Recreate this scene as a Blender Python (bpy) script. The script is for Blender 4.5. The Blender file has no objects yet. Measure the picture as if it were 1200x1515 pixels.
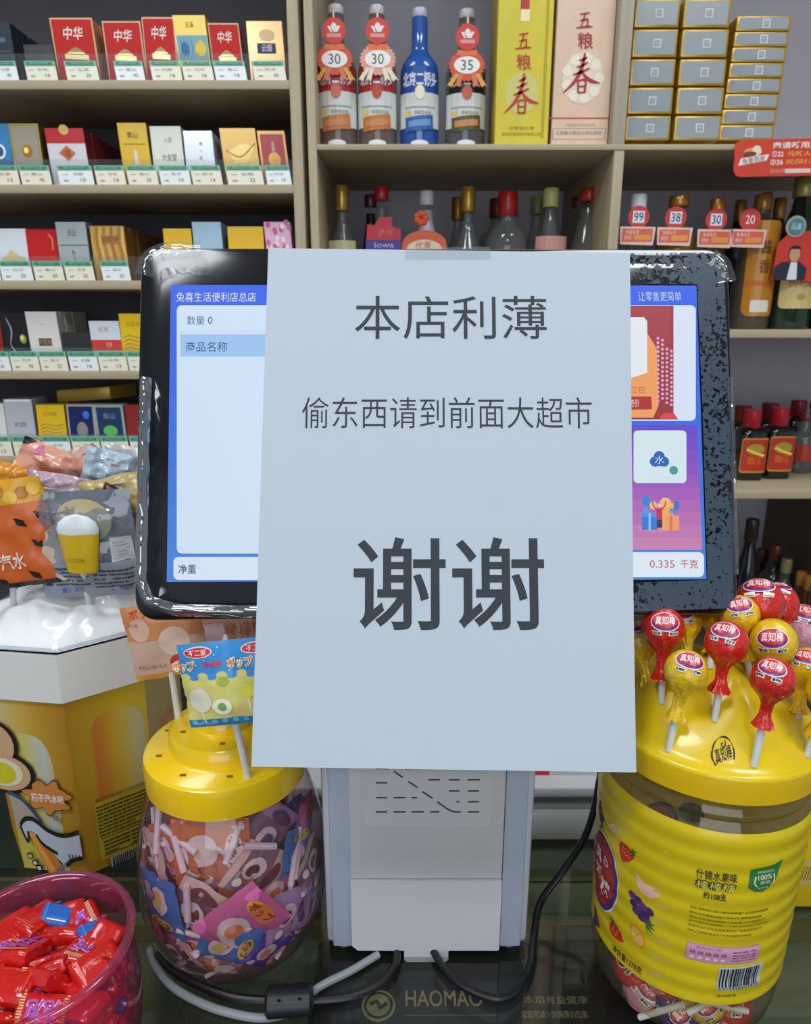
import bpy, bmesh, math, random
from mathutils import Vector, Matrix, noise
from math import sin, cos, pi, radians, sqrt, atan2
random.seed(7)
SC = bpy.context.scene
COL = SC.collection

# ---------------------------------------------------------------- camera, world, lights, exposure
FPX = 1050.0; PITCH = radians(15.3); CAM = Vector((0, 0, 1.42))
cd = bpy.data.cameras.new('camera'); cam = bpy.data.objects.new('camera', cd); COL.objects.link(cam)
cam.location = CAM; cam.rotation_euler = (radians(90) - PITCH, 0, 0)
cd.sensor_fit = 'HORIZONTAL'; cd.sensor_width = 36.0; cd.lens = 36.0 * FPX / 1200.0
cd.clip_start = 0.02; cd.clip_end = 30
cd.dof.use_dof = True; cd.dof.focus_distance = 0.41; cd.dof.aperture_fstop = 22.0
SC.camera = cam
w = bpy.data.worlds.new('world'); SC.world = w; w.use_nodes = True
w.node_tree.nodes['Background'].inputs[0].default_value = (0.62, 0.72, 0.85, 1)
w.node_tree.nodes['Background'].inputs[1].default_value = 0.25
SC.view_settings.view_transform = 'Standard'; SC.view_settings.look = 'None'
SC.view_settings.exposure = 0.0; SC.view_settings.gamma = 1.0; SC.view_settings.use_curve_mapping = False
SC.cycles.max_bounces = 8; SC.cycles.transparent_max_bounces = 24
SC.cycles.caustics_reflective = False; SC.cycles.caustics_refractive = False
SC.cycles.use_denoising = True
LAMPS = [(-0.75, -0.35, 13), (0.75, -0.35, 13), (0.0, -1.7, 14), (-0.75, 0.62, 5.0), (0.75, 0.62, 5.0)]
DAY = 24.0   # daylight through the shop window in the front wall, behind the camera
CEIL = 2.75
for i, (lx, ly, le) in enumerate(LAMPS):
    ld = bpy.data.lights.new('ceiling_lamp', 'AREA'); ld.shape = 'RECTANGLE'; ld.size = 0.62; ld.size_y = 0.32
    ld.energy = le; ld.color = (0.90, 0.95, 1.0)
    lo = bpy.data.objects.new('ceiling_lamp', ld); COL.objects.link(lo); lo.location = (lx, ly, CEIL - 0.05)
    ld.use_shadow = True

ld = bpy.data.lights.new('window_daylight', 'AREA'); ld.shape = 'RECTANGLE'; ld.size = 2.4; ld.size_y = 1.5; ld.energy = DAY; ld.color = (0.91, 0.95, 1.0)
lo = bpy.data.objects.new('window_daylight', ld); COL.objects.link(lo); lo.location = (0, -3.05, 1.55); lo.rotation_euler = (radians(90), 0, 0)

# ---------------------------------------------------------------- picture helpers
CP, SP = cos(PITCH), sin(PITCH)
def ray(px, py):
    u = (757.5 - py) / FPX
    return Vector(((px - 600.0) / FPX, CP + u * SP, -SP + u * CP))
def PY(px, py, Y):
    r = ray(px, py); return CAM + r * (Y / r.y)
def PZ(px, py, z):
    r = ray(px, py); return CAM + r * ((z - CAM.z) / r.z)
def PP(px, py, O, N):
    r = ray(px, py); return CAM + r * ((O - CAM).dot(N) / r.dot(N))
def axial(p):
    d = p - CAM; return d.y * CP - d.z * SP

# ---------------------------------------------------------------- materials
MATS = {}
def lin(h):
    h = h.lstrip('#'); o = []
    for i in (0, 2, 4):
        c = int(h[i:i+2], 16) / 255.0
        o.append(c / 12.92 if c <= 0.04045 else ((c + 0.055) / 1.055) ** 2.4)
    return (*o, 1.0)
def mat(hexc, rough=0.5, metal=0.0, bump=0.0, bscale=60.0, var=0.0, emit=0.0, coat=0.0, spec=0.5):
    key = (hexc, rough, metal, bump, bscale, var, emit, coat, spec)
    if key in MATS: return MATS[key]
    m = bpy.data.materials.new('surface_' + hexc.strip('#')); m.use_nodes = True
    nt = m.node_tree; b = nt.nodes['Principled BSDF']
    b.inputs['Base Color'].default_value = lin(hexc); b.inputs['Roughness'].default_value = rough
    b.inputs['Metallic'].default_value = metal; b.inputs['Coat Weight'].default_value = coat
    b.inputs['Coat Roughness'].default_value = 0.08
    b.inputs['Specular IOR Level'].default_value = spec
    if emit:
        b.inputs['Emission Color'].default_value = lin(hexc); b.inputs['Emission Strength'].default_value = emit
        b.inputs['Base Color'].default_value = (0.01, 0.01, 0.01, 1)
    if bump or var:
        tc = nt.nodes.new('ShaderNodeTexCoord'); n = nt.nodes.new('ShaderNodeTexNoise')
        n.inputs['Scale'].default_value = bscale; n.inputs['Detail'].default_value = 3
        nt.links.new(tc.outputs['Object'], n.inputs['Vector'])
        if bump:
            bp = nt.nodes.new('ShaderNodeBump'); bp.inputs['Strength'].default_value = bump; bp.inputs['Distance'].default_value = 0.004
            nt.links.new(n.outputs['Fac'], bp.inputs['Height']); nt.links.new(bp.outputs['Normal'], b.inputs['Normal'])
        if var:
            mx = nt.nodes.new('ShaderNodeMix'); mx.data_type = 'RGBA'
            c = lin(hexc); mx.inputs[6].default_value = tuple(x * (1 - var) for x in c[:3]) + (1,)
            mx.inputs[7].default_value = tuple(min(1, x * (1 + var)) for x in c[:3]) + (1,)
            nt.links.new(n.outputs['Fac'], mx.inputs[0]); nt.links.new(mx.outputs[2], b.inputs['Base Color'])
    MATS[key] = m; return m
def clear(tint='#ffffff', refl=1.0, rough=0.04, haze=0.0, hazec='#ffffff', bump=0.0, bscale=60.0):
    """thin clear plastic or glass: see-through with a real fresnel gloss and a little milky haze"""
    key = ('clear', tint, refl, rough, haze, hazec, bump, bscale)
    if key in MATS: return MATS[key]
    m = bpy.data.materials.new('clear_' + tint.strip('#')); m.use_nodes = True
    nt = m.node_tree; nt.nodes.clear()
    out = nt.nodes.new('ShaderNodeOutputMaterial'); t = nt.nodes.new('ShaderNodeBsdfTransparent'); t.inputs[0].default_value = lin(tint)
    g = nt.nodes.new('ShaderNodeBsdfGlossy'); g.inputs['Roughness'].default_value = rough
    d = nt.nodes.new('ShaderNodeBsdfDiffuse'); d.inputs[0].default_value = lin(hazec)
    a = nt.nodes.new('ShaderNodeMixShader'); a.inputs[0].default_value = haze
    nt.links.new(t.outputs[0], a.inputs[1]); nt.links.new(d.outputs[0], a.inputs[2])
    f = nt.nodes.new('ShaderNodeLayerWeight'); f.inputs[0].default_value = 0.5   # schlick fresnel, same from both sides
    pw = nt.nodes.new('ShaderNodeMath'); pw.operation = 'POWER'; pw.inputs[1].default_value = 4.0
    nt.links.new(f.outputs['Facing'], pw.inputs[0])
    mu = nt.nodes.new('ShaderNodeMath'); mu.operation = 'MULTIPLY_ADD'; mu.inputs[1].default_value = 0.6 * min(refl, 1.3); mu.inputs[2].default_value = 0.035 * refl
    mu.use_clamp = True
    nt.links.new(pw.outputs[0], mu.inputs[0])
    s = nt.nodes.new('ShaderNodeMixShader'); nt.links.new(mu.outputs[0], s.inputs[0])
    nt.links.new(a.outputs[0], s.inputs[1]); nt.links.new(g.outputs[0], s.inputs[2]); nt.links.new(s.outputs[0], out.inputs[0])
    if bump:
        tc = nt.nodes.new('ShaderNodeTexCoord'); n = nt.nodes.new('ShaderNodeTexNoise'); n.inputs['Scale'].default_value = bscale
        nt.links.new(tc.outputs['Object'], n.inputs['Vector'])
        bp = nt.nodes.new('ShaderNodeBump'); bp.inputs['Strength'].default_value = bump; bp.inputs['Distance'].default_value = 0.004
        nt.links.new(n.outputs['Fac'], bp.inputs['Height'])
        for q in (g, f, d): nt.links.new(bp.outputs['Normal'], q.inputs['Normal'])
    MATS[key] = m; return m
def wood(hexc, axis=0):
    key = ('wood', hexc, axis)
    if key in MATS: return MATS[key]
    m = bpy.data.materials.new('wood_' + hexc.strip('#')); m.use_nodes = True
    nt = m.node_tree; b = nt.nodes['Principled BSDF']; b.inputs['Roughness'].default_value = 0.55
    tc = nt.nodes.new('ShaderNodeTexCoord'); mp = nt.nodes.new('ShaderNodeMapping')
    sc = [40, 40, 40]; sc[axis] = 2; mp.inputs['Scale'].default_value = sc
    n = nt.nodes.new('ShaderNodeTexNoise'); n.inputs['Scale'].default_value = 3; n.inputs['Detail'].default_value = 5
    mx = nt.nodes.new('ShaderNodeMix'); mx.data_type = 'RGBA'; c = lin(hexc)
    mx.inputs[6].default_value = tuple(x * 0.78 for x in c[:3]) + (1,); mx.inputs[7].default_value = tuple(min(1, x * 1.18) for x in c[:3]) + (1,)
    L = nt.links.new
    L(tc.outputs['Object'], mp.inputs[0]); L(mp.outputs[0], n.inputs['Vector']); L(n.outputs['Fac'], mx.inputs[0]); L(mx.outputs[2], b.inputs['Base Color'])
    MATS[key] = m; return m

# ---------------------------------------------------------------- mesh builder; everything is authored in world coordinates
ORG = {}
class MB:
    def __init__(s): s.v = []; s.f = []; s.m = []; s.mats = []
    def mi(s, m):
        if m not in s.mats: s.mats.append(m)
        return s.mats.index(m)
    def add(s, vs, fs, m):
        o = len(s.v); s.v += [Vector(q) for q in vs]; k = s.mi(m)
        for f in fs: s.f.append([i + o for i in f]); s.m.append(k)
        return s
    def box(s, x0, x1, y0, y1, z0, z1, m):
        return s.add([(x, y, z) for x in (x0, x1) for y in (y0, y1) for z in (z0, z1)],
                     [(0, 1, 3, 2), (4, 6, 7, 5), (0, 4, 5, 1), (2, 3, 7, 6), (0, 2, 6, 4), (1, 5, 7, 3)], m)
    def obox(s, O, U, V, N, m):   # corner O and three edge vectors
        vs = [O + U * a + V * b + N * c for a in (0, 1) for b in (0, 1) for c in (0, 1)]
        return s.add(vs, [(0, 1, 3, 2), (4, 6, 7, 5), (0, 4, 5, 1), (2, 3, 7, 6), (0, 2, 6, 4), (1, 5, 7, 3)], m)
    def grid(s, fn, nu, nv, m, wu=False):
        vs = [fn(i / nu, j / nv) for j in range(nv + 1) for i in range(nu if wu else nu + 1)]
        W = nu if wu else nu + 1; fs = []
        for j in range(nv):
            for i in range(nu):
                i2 = (i + 1) % W if wu else i + 1
                fs.append((j * W + i, j * W + i2, (j + 1) * W + i2, (j + 1) * W + i))
        return s.add(vs, fs, m)
    def lathe(s, prof, cx, cy, z0, m, n=24, sq=None, caps=True):
        def fn(a, b):
            k = int(round(b * (len(prof) - 1))); r, z = prof[k]; t = a * 2 * pi
            q = sq(t) if sq else 1.0
            return (cx + r * q * sin(t), cy - r * q * cos(t), z0 + z)
        o = len(s.v); s.grid(fn, n, len(prof) - 1, m, True)
        if caps:
            k = s.mi(m)
            if prof[0][0] > 1e-5: s.f.append([o + i for i in range(n)][::-1]); s.m.append(k)
            if prof[-1][0] > 1e-5: s.f.append([o + (len(prof) - 1) * n + i for i in range(n)]); s.m.append(k)
        return s
    def tube(s, pts, r, m, n=10, caps=True):
        pts = [Vector(p) for p in pts]; R = r if isinstance(r, (list, tuple)) else [r] * len(pts)
        t0 = (pts[1] - pts[0]).normalized(); a = t0.orthogonal().normalized(); rings = []
        for i, p in enumerate(pts):
            t = (pts[min(i + 1, len(pts) - 1)] - pts[max(i - 1, 0)]).normalized()
            a = (a - t * a.dot(t)).normalized(); b = t.cross(a)
            rings.append([p + (a * cos(2 * pi * k / n) + b * sin(2 * pi * k / n)) * R[i] for k in range(n)])
        fs = []
        for i in range(len(pts) - 1):
            for k in range(n):
                k2 = (k + 1) % n; fs.append((i * n + k, i * n + k2, (i + 1) * n + k2, (i + 1) * n + k))
        if caps: fs += [tuple(range(n))[::-1], tuple((len(pts) - 1) * n + k for k in range(n))]
        return s.add([q for rg in rings for q in rg], fs, m)
    def plate(s, outline, O, U, V, N, th, m, mside=None):  # outline in (u,v), front at O, back at O-N*th
        n = len(outline); fr = [O + U * u + V * v for u, v in outline]; bk = [p - N * th for p in fr]
        s.add(fr, [tuple(range(n))], m); s.add(bk, [tuple(range(n))[::-1]], mside or m)
        s.add(fr + bk, [(i, i + n, (i + 1) % n + n, (i + 1) % n) for i in range(n)], mside or m)
        return s
    def build(s, name, parent=None, smooth=True, bevel=0.0, seg=2, ang=35, weld=False):
        me = bpy.data.meshes.new(name)
        org = ORG[parent.name] if parent else (s.v[0] * 0)
        if parent is None:
            lo = Vector([min(q[i] for q in s.v) for i in range(3)]); hi = Vector([max(q[i] for q in s.v) for i in range(3)])
            org = Vector(((lo.x + hi.x) / 2, (lo.y + hi.y) / 2, lo.z))
        me.from_pydata([tuple(q - org) for q in s.v], [], s.f)
        for m in s.mats: me.materials.append(m)
        me.polygons.foreach_set('material_index', s.m); me.update()
        if bevel or weld:
            bm = bmesh.new(); bm.from_mesh(me)
            if weld: bmesh.ops.remove_doubles(bm, verts=bm.verts, dist=1e-5)
            if bevel:
                bmesh.ops.recalc_face_normals(bm, faces=bm.faces)
                ed = [e for e in bm.edges if e.is_manifold and e.calc_face_angle(0) > 0.6]
                bmesh.ops.bevel(bm, geom=ed, offset=bevel, segments=seg, profile=0.5, affect='EDGES', clamp_overlap=True)
            bm.to_mesh(me); bm.free()
        if smooth:
            me.polygons.foreach_set('use_smooth', [True] * len(me.polygons)); me.set_sharp_from_angle(angle=radians(ang))
        o = bpy.data.objects.new(name, me); COL.objects.link(o)
        if parent: o.parent = parent; ORG[o.name] = ORG[parent.name]
        else: o.location = org; ORG[o.name] = org
        return o
def tag(o, label=None, cat=None, group=None, kind=None):
    if label: o['label'] = label
    if cat: o['category'] = cat
    if group: o['group'] = group
    if kind: o['kind'] = kind
    return o
def thing(name, label, cat, loc, group=None):
    o = bpy.data.objects.new(name, None); COL.objects.link(o); o.location = loc; ORG[o.name] = Vector(loc)
    o.empty_display_size = 0.01
    return tag(o, label, cat, group)
def clone(o, delta, label=None, group=None, parent=None):
    c = o.copy(); COL.objects.link(c)
    if parent is None: c.location = Vector(o.location) + Vector(delta)
    else: c.parent = parent
    if label: c['label'] = label
    if group: c['group'] = group
    for ch in o.children: clone(ch, delta, parent=c)
    return c
def struct(name, mb, **k):
    return tag(mb.build(name, **k), kind='structure')

# ---------------------------------------------------------------- flat print: lettering and graphics
GL = {}
TXC = bpy.data.curves.new('lettering_source', 'FONT'); TXO = bpy.data.objects.new('lettering_source', TXC); COL.objects.link(TXO)
def glyphs(t, off=0.0, res=2):
    key = (t, off, res)
    if key not in GL:
        TXC.body = t; TXC.offset = off; TXC.resolution_u = res; TXC.size = 1.0
        bpy.context.view_layer.update()
        dg = bpy.context.evaluated_depsgraph_get(); me = bpy.data.meshes.new_from_object(TXO.evaluated_get(dg))
        v = [(q.co.x, q.co.y) for q in me.vertices]; f = [tuple(p.vertices) for p in me.polygons]
        bpy.data.meshes.remove(me)
        x0 = min(a for a, b in v); x1 = max(a for a, b in v); y0 = min(b for a, b in v); y1 = max(b for a, b in v)
        GL[key] = ([((a - x0) / (x1 - x0), (b - y0) / (y1 - y0)) for a, b in v], f, (x1 - x0) / (y1 - y0))
    return GL[key]
class Flat:
    def __init__(s): s.it = []; s.t = (0, 0, 1, 1); s.ws = 1.0
    def unit(s, u0, v0, w, h): s.t = (u0, v0, w, h); return s
    def _(s, p): return (s.t[0] + p[0] * s.t[2], s.t[1] + p[1] * s.t[3])
    def poly(s, pts, m, L=0): s.it.append(([s._(p) for p in pts], [tuple(range(len(pts)))], m, L)); return s
    def rect(s, u0, v0, u1, v1, m, L=0): return s.poly([(u0, v0), (u1, v0), (u1, v1), (u0, v1)], m, L)
    def ell(s, cu, cv, ru, rv, m, L=0, n=24, a0=0, a1=2 * pi): 
        return s.poly([(cu + ru * cos(a0 + (a1 - a0) * i / n), cv + rv * sin(a0 + (a1 - a0) * i / n)) for i in range(n + (a1 - a0 < 6.28))], m, L)
    def rrect(s, u0, v0, u1, v1, r, m, L=0, n=5):
        pts = []
        rx = r / abs(s.t[2]) if s.t[2] != 1 else r; ry = r / abs(s.t[3]) if s.t[3] != 1 else r
        for cx, cy, a in ((u1 - rx, v1 - ry, 0), (u0 + rx, v1 - ry, 90), (u0 + rx, v0 + ry, 180), (u1 - rx, v0 + ry, 270)):
            for i in range(n + 1):
                t = radians(a + 90 * i / n); pts.append((cx + rx * cos(t), cy + ry * sin(t)))
        return s.poly(pts, m, L)
    def brush(s, pts, wd, m, L=0, sub=4):
        P = [s._(p) for p in pts]
        W = [q * s.ws for q in (wd if isinstance(wd, (list, tuple)) else [wd] * len(P))]
        if len(P) > 2 and sub > 1:   # catmull-rom
            Q, V = [], []
            for i in range(len(P) - 1):
                a, b, c, d = P[max(i - 1, 0)], P[i], P[i + 1], P[min(i + 2, len(P) - 1)]
                for k in range(sub):
                    t = k / sub
                    Q.append(tuple(0.5 * (2 * b[j] + (c[j] - a[j]) * t + (2 * a[j] - 5 * b[j] + 4 * c[j] - d[j]) * t * t + (3 * b[j] - a[j] - 3 * c[j] + d[j]) * t ** 3) for j in (0, 1)))
                    V.append(W[i] * (1 - t) + W[i + 1] * t)
            Q.append(P[-1]); V.append(W[-1]); P, W = Q, V
        vs, fs = [], []
        for i, p in enumerate(P):
            a, b = P[max(i - 1, 0)], P[min(i + 1, len(P) - 1)]; dx, dy = b[0] - a[0], b[1] - a[1]; l = sqrt(dx * dx + dy * dy) or 1
            nx, ny = -dy / l * W[i] / 2, dx / l * W[i] / 2; vs += [(p[0] + nx, p[1] + ny), (p[0] - nx, p[1] - ny)]
        for i in range(len(P) - 1): fs.append((2 * i, 2 * i + 1, 2 * i + 3, 2 * i + 2))
        s.it.append((vs, fs, m, L)); return s
    def text(s, t, u0, v0, u1, v1, m, L=1, off=0.0, res=2, keep=False, shear=0.0, rot=0.0):
        g, f, asp = glyphs(t, off, res)
        a, b = s._((u0, v0)), s._((u1, v1)); w, h = b[0] - a[0], b[1] - a[1]
        if keep:
            if w / h > asp: nw = h * asp; a = (a[0] + (w - nw) / 2, a[1]); w = nw
            else: nh = w / asp; a = (a[0], a[1] + (h - nh) / 2); h = nh
        cx, cy = a[0] + w / 2, a[1] + h / 2; o = []
        for x, y in g:
            X = a[0] + x * w + shear * (y - .5) * h - cx; Y = a[1] + y * h - cy
            o.append((cx + X * cos(rot) - Y * sin(rot), cy + X * sin(rot) + Y * cos(rot)))
        s.it.append((o, f, m, L)); return s
    def lines(s, u0, v0, u1, v1, n, m, L=1, seed=1, fill=.62):   # small print too fine to read: rows of broken strokes
        rnd = random.Random(seed); h = (v1 - v0) / n
        for i in range(n):
            u = u0; v = v1 - h * (i + 1)
            e = u1 if i % 4 != 3 else u0 + (u1 - u0) * rnd.uniform(.45, .9)
            while u < e - 1e-6:
                q = min(e, u + (u1 - u0) * rnd.uniform(.03, .12)); s.rect(u, v, q, v + h * fill, m, L); u = q + (u1 - u0) * .012
        return s
    def build(s, name, parent, fn, eps=0.00025, stepu=0, stepv=0, label=None, smooth=False):
        mb = MB()
        for vs, fs, m, L in s.it:
            if stepu and (max(a for a, b in vs) - min(a for a, b in vs) > stepu or (stepv and max(b for a, b in vs) - min(b for a, b in vs) > stepv)):
                bm = bmesh.new(); bv = [bm.verts.new((a, b, 0)) for a, b in vs]
                for f in fs:
                    try: bm.faces.new([bv[i] for i in f])
                    except ValueError: pass
                for ax, st in ((0, stepu), (1, stepv)):
                    if not st: continue
                    lo = min(p[ax] for p in vs); hi = max(p[ax] for p in vs); k = math.floor(lo / st) + 1
                    while k * st < hi:
                        co = [0, 0, 0]; no = [0, 0, 0]; co[ax] = k * st; no[ax] = 1
                        bmesh.ops.bisect_plane(bm, geom=bm.verts[:] + bm.edges[:] + bm.faces[:], plane_co=co, plane_no=no, dist=1e-7); k += 1
                bm.verts.index_update()
                vs = [(q.co.x, q.co.y) for q in bm.verts]; fs = [tuple(q.index for q in f.verts) for f in bm.faces]; bm.free()
            mb.add([fn(a, b, eps * (L + 1)) for a, b in vs], fs, m)
        o = mb.build(name, parent, smooth=smooth, ang=80)
        if label: o['label'] = label
        return o
def plane_map(O, U, V, N): return lambda u, v, h: O + U * u + V * v + N * h
X_, Y_, Z_ = Vector((1, 0, 0)), Vector((0, 1, 0)), Vector((0, 0, 1))
def wall_map(Y): return lambda u, v, h: Vector((u, Y - h, v))
def cyl_map(cx, cy, R): return lambda u, v, h: Vector((cx + (R + h) * sin(u / R), cy - (R + h) * cos(u / R), v))

WHITE = mat('#f2f2ee'); BLACK = mat('#16161a', .4); RED = mat('#c8201c', .35); GOLD = mat('#c9a24a', .3, .7)
INK = mat('#2b333b', .7)
# ================================================================ the room
ZC = 1.42 - 0.43            # counter top
plaster = mat('#b9bcc2', .8, bump=.1, bscale=200)
struct('floor', MB().box(-2.2, 2.2, -3.2, 1.9, -0.05, 0, mat('#8d8578', .35, var=.1, bscale=8)))
struct('ceiling', MB().box(-2.2, 2.2, -3.2, 1.9, CEIL, CEIL + .05, mat('#d8dadc', .9)))
struct('wall_back', MB().box(-2.2, 2.2, 1.8, 1.9, 0, CEIL, plaster))
struct('wall_front', MB().box(-2.2, 2.2, -3.2, -3.1, 0, CEIL, mat('#7d8086', .8)))
struct('wall_left', MB().box(-2.2, -2.1, -3.2, 1.9, 0, CEIL, plaster))
struct('wall_right', MB().box(2.1, 2.2, -3.2, 1.9, 0, CEIL, plaster))
struct('window_1', MB().box(-1.2, 1.2, -3.098, -3.09, .8, 2.3, mat('#dfeaf6', .3, emit=.9)))
fr_ = MB()
for x in (-1.25, -.42, .38, 1.2): fr_.box(x, x + .05, -3.099, -3.07, .75, 2.35, mat('#c8ccd0', .4))
fr_.box(-1.2, 1.2, -3.099, -3.07, .75, .8, mat('#c8ccd0', .4)).box(-1.2, 1.2, -3.099, -3.07, 2.3, 2.35, mat('#c8ccd0', .4))
struct('trim_1', fr_)
for i, (lx, ly, le) in enumerate(LAMPS):
    nm = ['over the counter, window side', 'over the counter, door side', 'in the middle of the shop', 'above the cigarette shelves', 'above the liquor shelves'][i]
    t = thing('ceiling_light', 'white panel ceiling light ' + nm, 'light', (lx, ly, CEIL - .045))
    f = MB()
    for x0, x1, y0, y1 in ((-.34, .34, -.19, -.17), (-.34, .34, .17, .19), (-.34, -.32, -.17, .17), (.32, .34, -.17, .17)):
        f.box(lx + x0, lx + x1, ly + y0, ly + y1, CEIL - .045, CEIL - .001, mat('#e8e8e8', .4))
    f.build('frame', t)
    MB().box(lx - .32, lx + .32, ly - .17, ly + .17, CEIL - .03, CEIL - .02, mat('#f4f8ff', .5, emit=1.5)).build('diffuser', t)

# ================================================================ shelving units
YF = 1.088; YP = 1.10
WD = '#b5a587'; WDD = '#8f8371'
def zsh(py, Y=YF): return PY(300, py, Y).z
XL = lambda px, py=200: PY(px, py, YF).x
LROWS = [(118, 132), (273, 286), (415, 428), (549, 561), (675, 686)]
lu = thing('shelving_unit', 'beige wooden shelving unit filled with cigarette packs and green price tags', 'shelf', (-.9, 1.19, 0))
for a, b in LROWS:
    MB().box(-1.30, XL(431), YF, 1.30, zsh(b), zsh(a), wood(WD)).build('shelf_board', lu, bevel=.001)
MB().box(-1.30, XL(431), YF, 1.30, .30, .318, wood(WD)).build('shelf_board', lu)
MB().box(-1.30, XL(431), YF, 1.30, 2.1, 2.118, wood(WD)).build('shelf_board', lu)
MB().box(XL(431), XL(447), YF, 1.31, 0, 2.12, wood(WD, 2)).build('upright', lu, bevel=.001)
MB().box(-1.318, -1.30, YF, 1.31, 0, 2.12, wood(WD, 2)).build('upright', lu)
MB().box(-1.30, XL(431), 1.30, 1.31, 0, 2.12, mat('#454348', .8)).build('back_panel', lu)
ru = thing('shelving_unit', 'beige wooden shelving unit filled with liquor bottles and gift boxes', 'shelf', (.4, 1.25, 0))
ZR1 = (zsh(222), zsh(213)); ZR2 = (zsh(500), zsh(488)); ZR3 = (zsh(738), zsh(724)); XR = 1.25
YB = 1.42
for a, b in (ZR1, ZR2, ZR3): MB().box(XL(468), XR, YF, YB, a, b, wood(WD)).build('shelf_board', ru, bevel=.001)
MB().box(XL(468), XR, YF, YB, 2.1, 2.118, wood(WD)).build('shelf_board', ru)
MB().box(XL(455), XL(468), YF, YB + .01, 0, 2.12, wood(WD, 2)).build('upright', ru, bevel=.001)
MB().box(XR, XR + .018, YF, YB + .01, 0, 2.12, wood(WD, 2)).build('upright', ru)
MB().box(PY(904, 300, YF).x, PY(919, 300, YF).x, YF + .001, YB, ZR2[1], ZR1[0], wood(WD, 2)).build('divider', ru, bevel=.001)
MB().box(PY(906, 205, YF).x, PY(925, 205, YF).x, YF + .001, YB, ZR1[1], 2.10, wood('#b5ab98', 2)).build('divider', ru, bevel=.001)
MB().box(PY(1196, 820, 1.25).x, PY(1214, 820, 1.25).x, 1.16, YB, .74, ZR3[0], wood('#5d503f', 2)).build('divider', ru)
MB().box(XL(468), XR, YB, YB + .01, .6, 2.12, mat('#b4b2be', .8)).build('back_panel', ru)
# lower cabinet ledge under the right unit
lc = thing('base_cabinet', 'pale grey low cabinet ledge running behind the glass counter', 'cabinet', (.35, 1.0, 0))
zt = PY(820, 1166, .9).z; zb = PY(820, 1246, .9).z
MB().box(-1.2, 1.25, .9, 1.087, zt - .016, zt, mat('#cdd0cf', .4)).build('top', lc, bevel=.002)
MB().box(-1.2, 1.25, .915, 1.08, (zt + zb) / 2, zt - .017, mat('#a9aba4', .5)).build('apron', lc, bevel=.002)
MB().box(-1.2, 1.25, .905, 1.08, zb, (zt + zb) / 2 - .002, mat('#b7bab4', .5)).build('apron', lc, bevel=.002)
MB().box(-1.2, 1.25, .93, 1.08, 0, zb - .001, mat('#76806a', .4)).build('door', lc)
p0 = PY(784, 1165, .93); p1 = PY(884, 1120, .93)
bx = thing('gift_box', 'white box with a red corner lying on the low ledge behind the terminal', 'box', (p0.x + .05, 1.0, zt))
MB().box(p0.x - .04, p1.x + .04, .93, 1.07, zt, zt + .06, mat('#e4e0e4', .4)).build('body', bx, bevel=.002)
Flat().poly([(p0.x - .02, zt + .001), (p0.x + .028, zt + .001), (p0.x + .034, zt + .05), (p0.x - .02, zt + .05)], mat('#d8353a')).build('print', bx, wall_map(.93))

# ================================================================ cigarette packs
def d_zh(F, R='#c0120e'):
    F.rect(0, 0, 1, 1, mat('#d8b080', .35)); F.rect(.03, .02, .97, .975, mat(R, .55, spec=.3), 1)
    F.text('中华', .28, .66, .74, .86, mat('#f4e8d8'), 2, off=.01, shear=.25)
    g = mat('#d9c088', .3, .4)
    F.poly([(.24, .36), (.8, .34), (.8, .42), (.24, .44)], g, 2); F.poly([(.33, .44), (.7, .43), (.64, .5), (.52, .545), (.38, .5)], mat('#8f7a48', .4, .3), 3)
    F.poly([(.3, .44), (.74, .43), (.7, .46), (.34, .465)], g, 4); F.rect(.36, .16, .68, .19, mat('#d8a890'), 2)
def d_navy(F): F.rect(0, 0, 1, 1, mat('#1d2636', .3)); F.rect(.08, .5, .92, .52, mat('#4a5468'), 1); F.rect(.6, .66, .8, .74, mat('#56617a'), 1)
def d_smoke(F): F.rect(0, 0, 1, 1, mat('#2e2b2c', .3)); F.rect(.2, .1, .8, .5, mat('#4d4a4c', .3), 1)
def d_yb(F):
    F.rect(0, 0, 1, 1, mat('#f2cb12', .3)); F.rect(.04, .33, .98, .7, mat('#5f9fb0', .4), 1)
    for i in range(7): F.brush([(.08 + i * .12, .36), (.2 + i * .1, .5), (.12 + i * .12, .66)], .012, mat('#e8c21e' if i > 3 else '#20528a'), 2)
    F.ell(.26, .5, .12, .1, mat('#2c67a0'), 2); F.ell(.76, .5, .16, .12, mat('#e6c63a'), 2); F.text('玉溪', .36, .82, .62, .9, mat('#8a6a10'), 1)
def d_gr(F):
    F.rect(0, 0, 1, 1, mat('#d8a870', .25, .3)); F.rect(.06, .02, .97, .28, mat('#cf3320'), 1); F.rect(.25, .47, .78, .64, mat('#252852'), 1)
    F.text('云烟', .38, .5, .66, .62, mat('#e8e0f0'), 2); F.ell(.55, .77, .22, .1, mat('#e0bc8c'), 1)
def d_blue(F): F.rect(0, 0, 1, 1, mat('#3f86b8', .25)); F.rect(0, .3, 1, .42, mat('#235f92'), 1); F.ell(.6, .55, .2, .12, mat('#e8eef2'), 2); F.ell(.6, .55, .12, .08, mat('#27527a'), 3)
def d_gg(F): F.rect(0, 0, 1, 1, mat('#b09a58', .3, .3)); F.rect(.1, .12, .93, .95, mat('#9c9684', .35), 1); F.ell(.52, .56, .17, .1, mat('#d0901c', .25, .6), 2); F.ell(.5, .57, .08, .05, mat('#ffe9a0'), 3)
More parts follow.
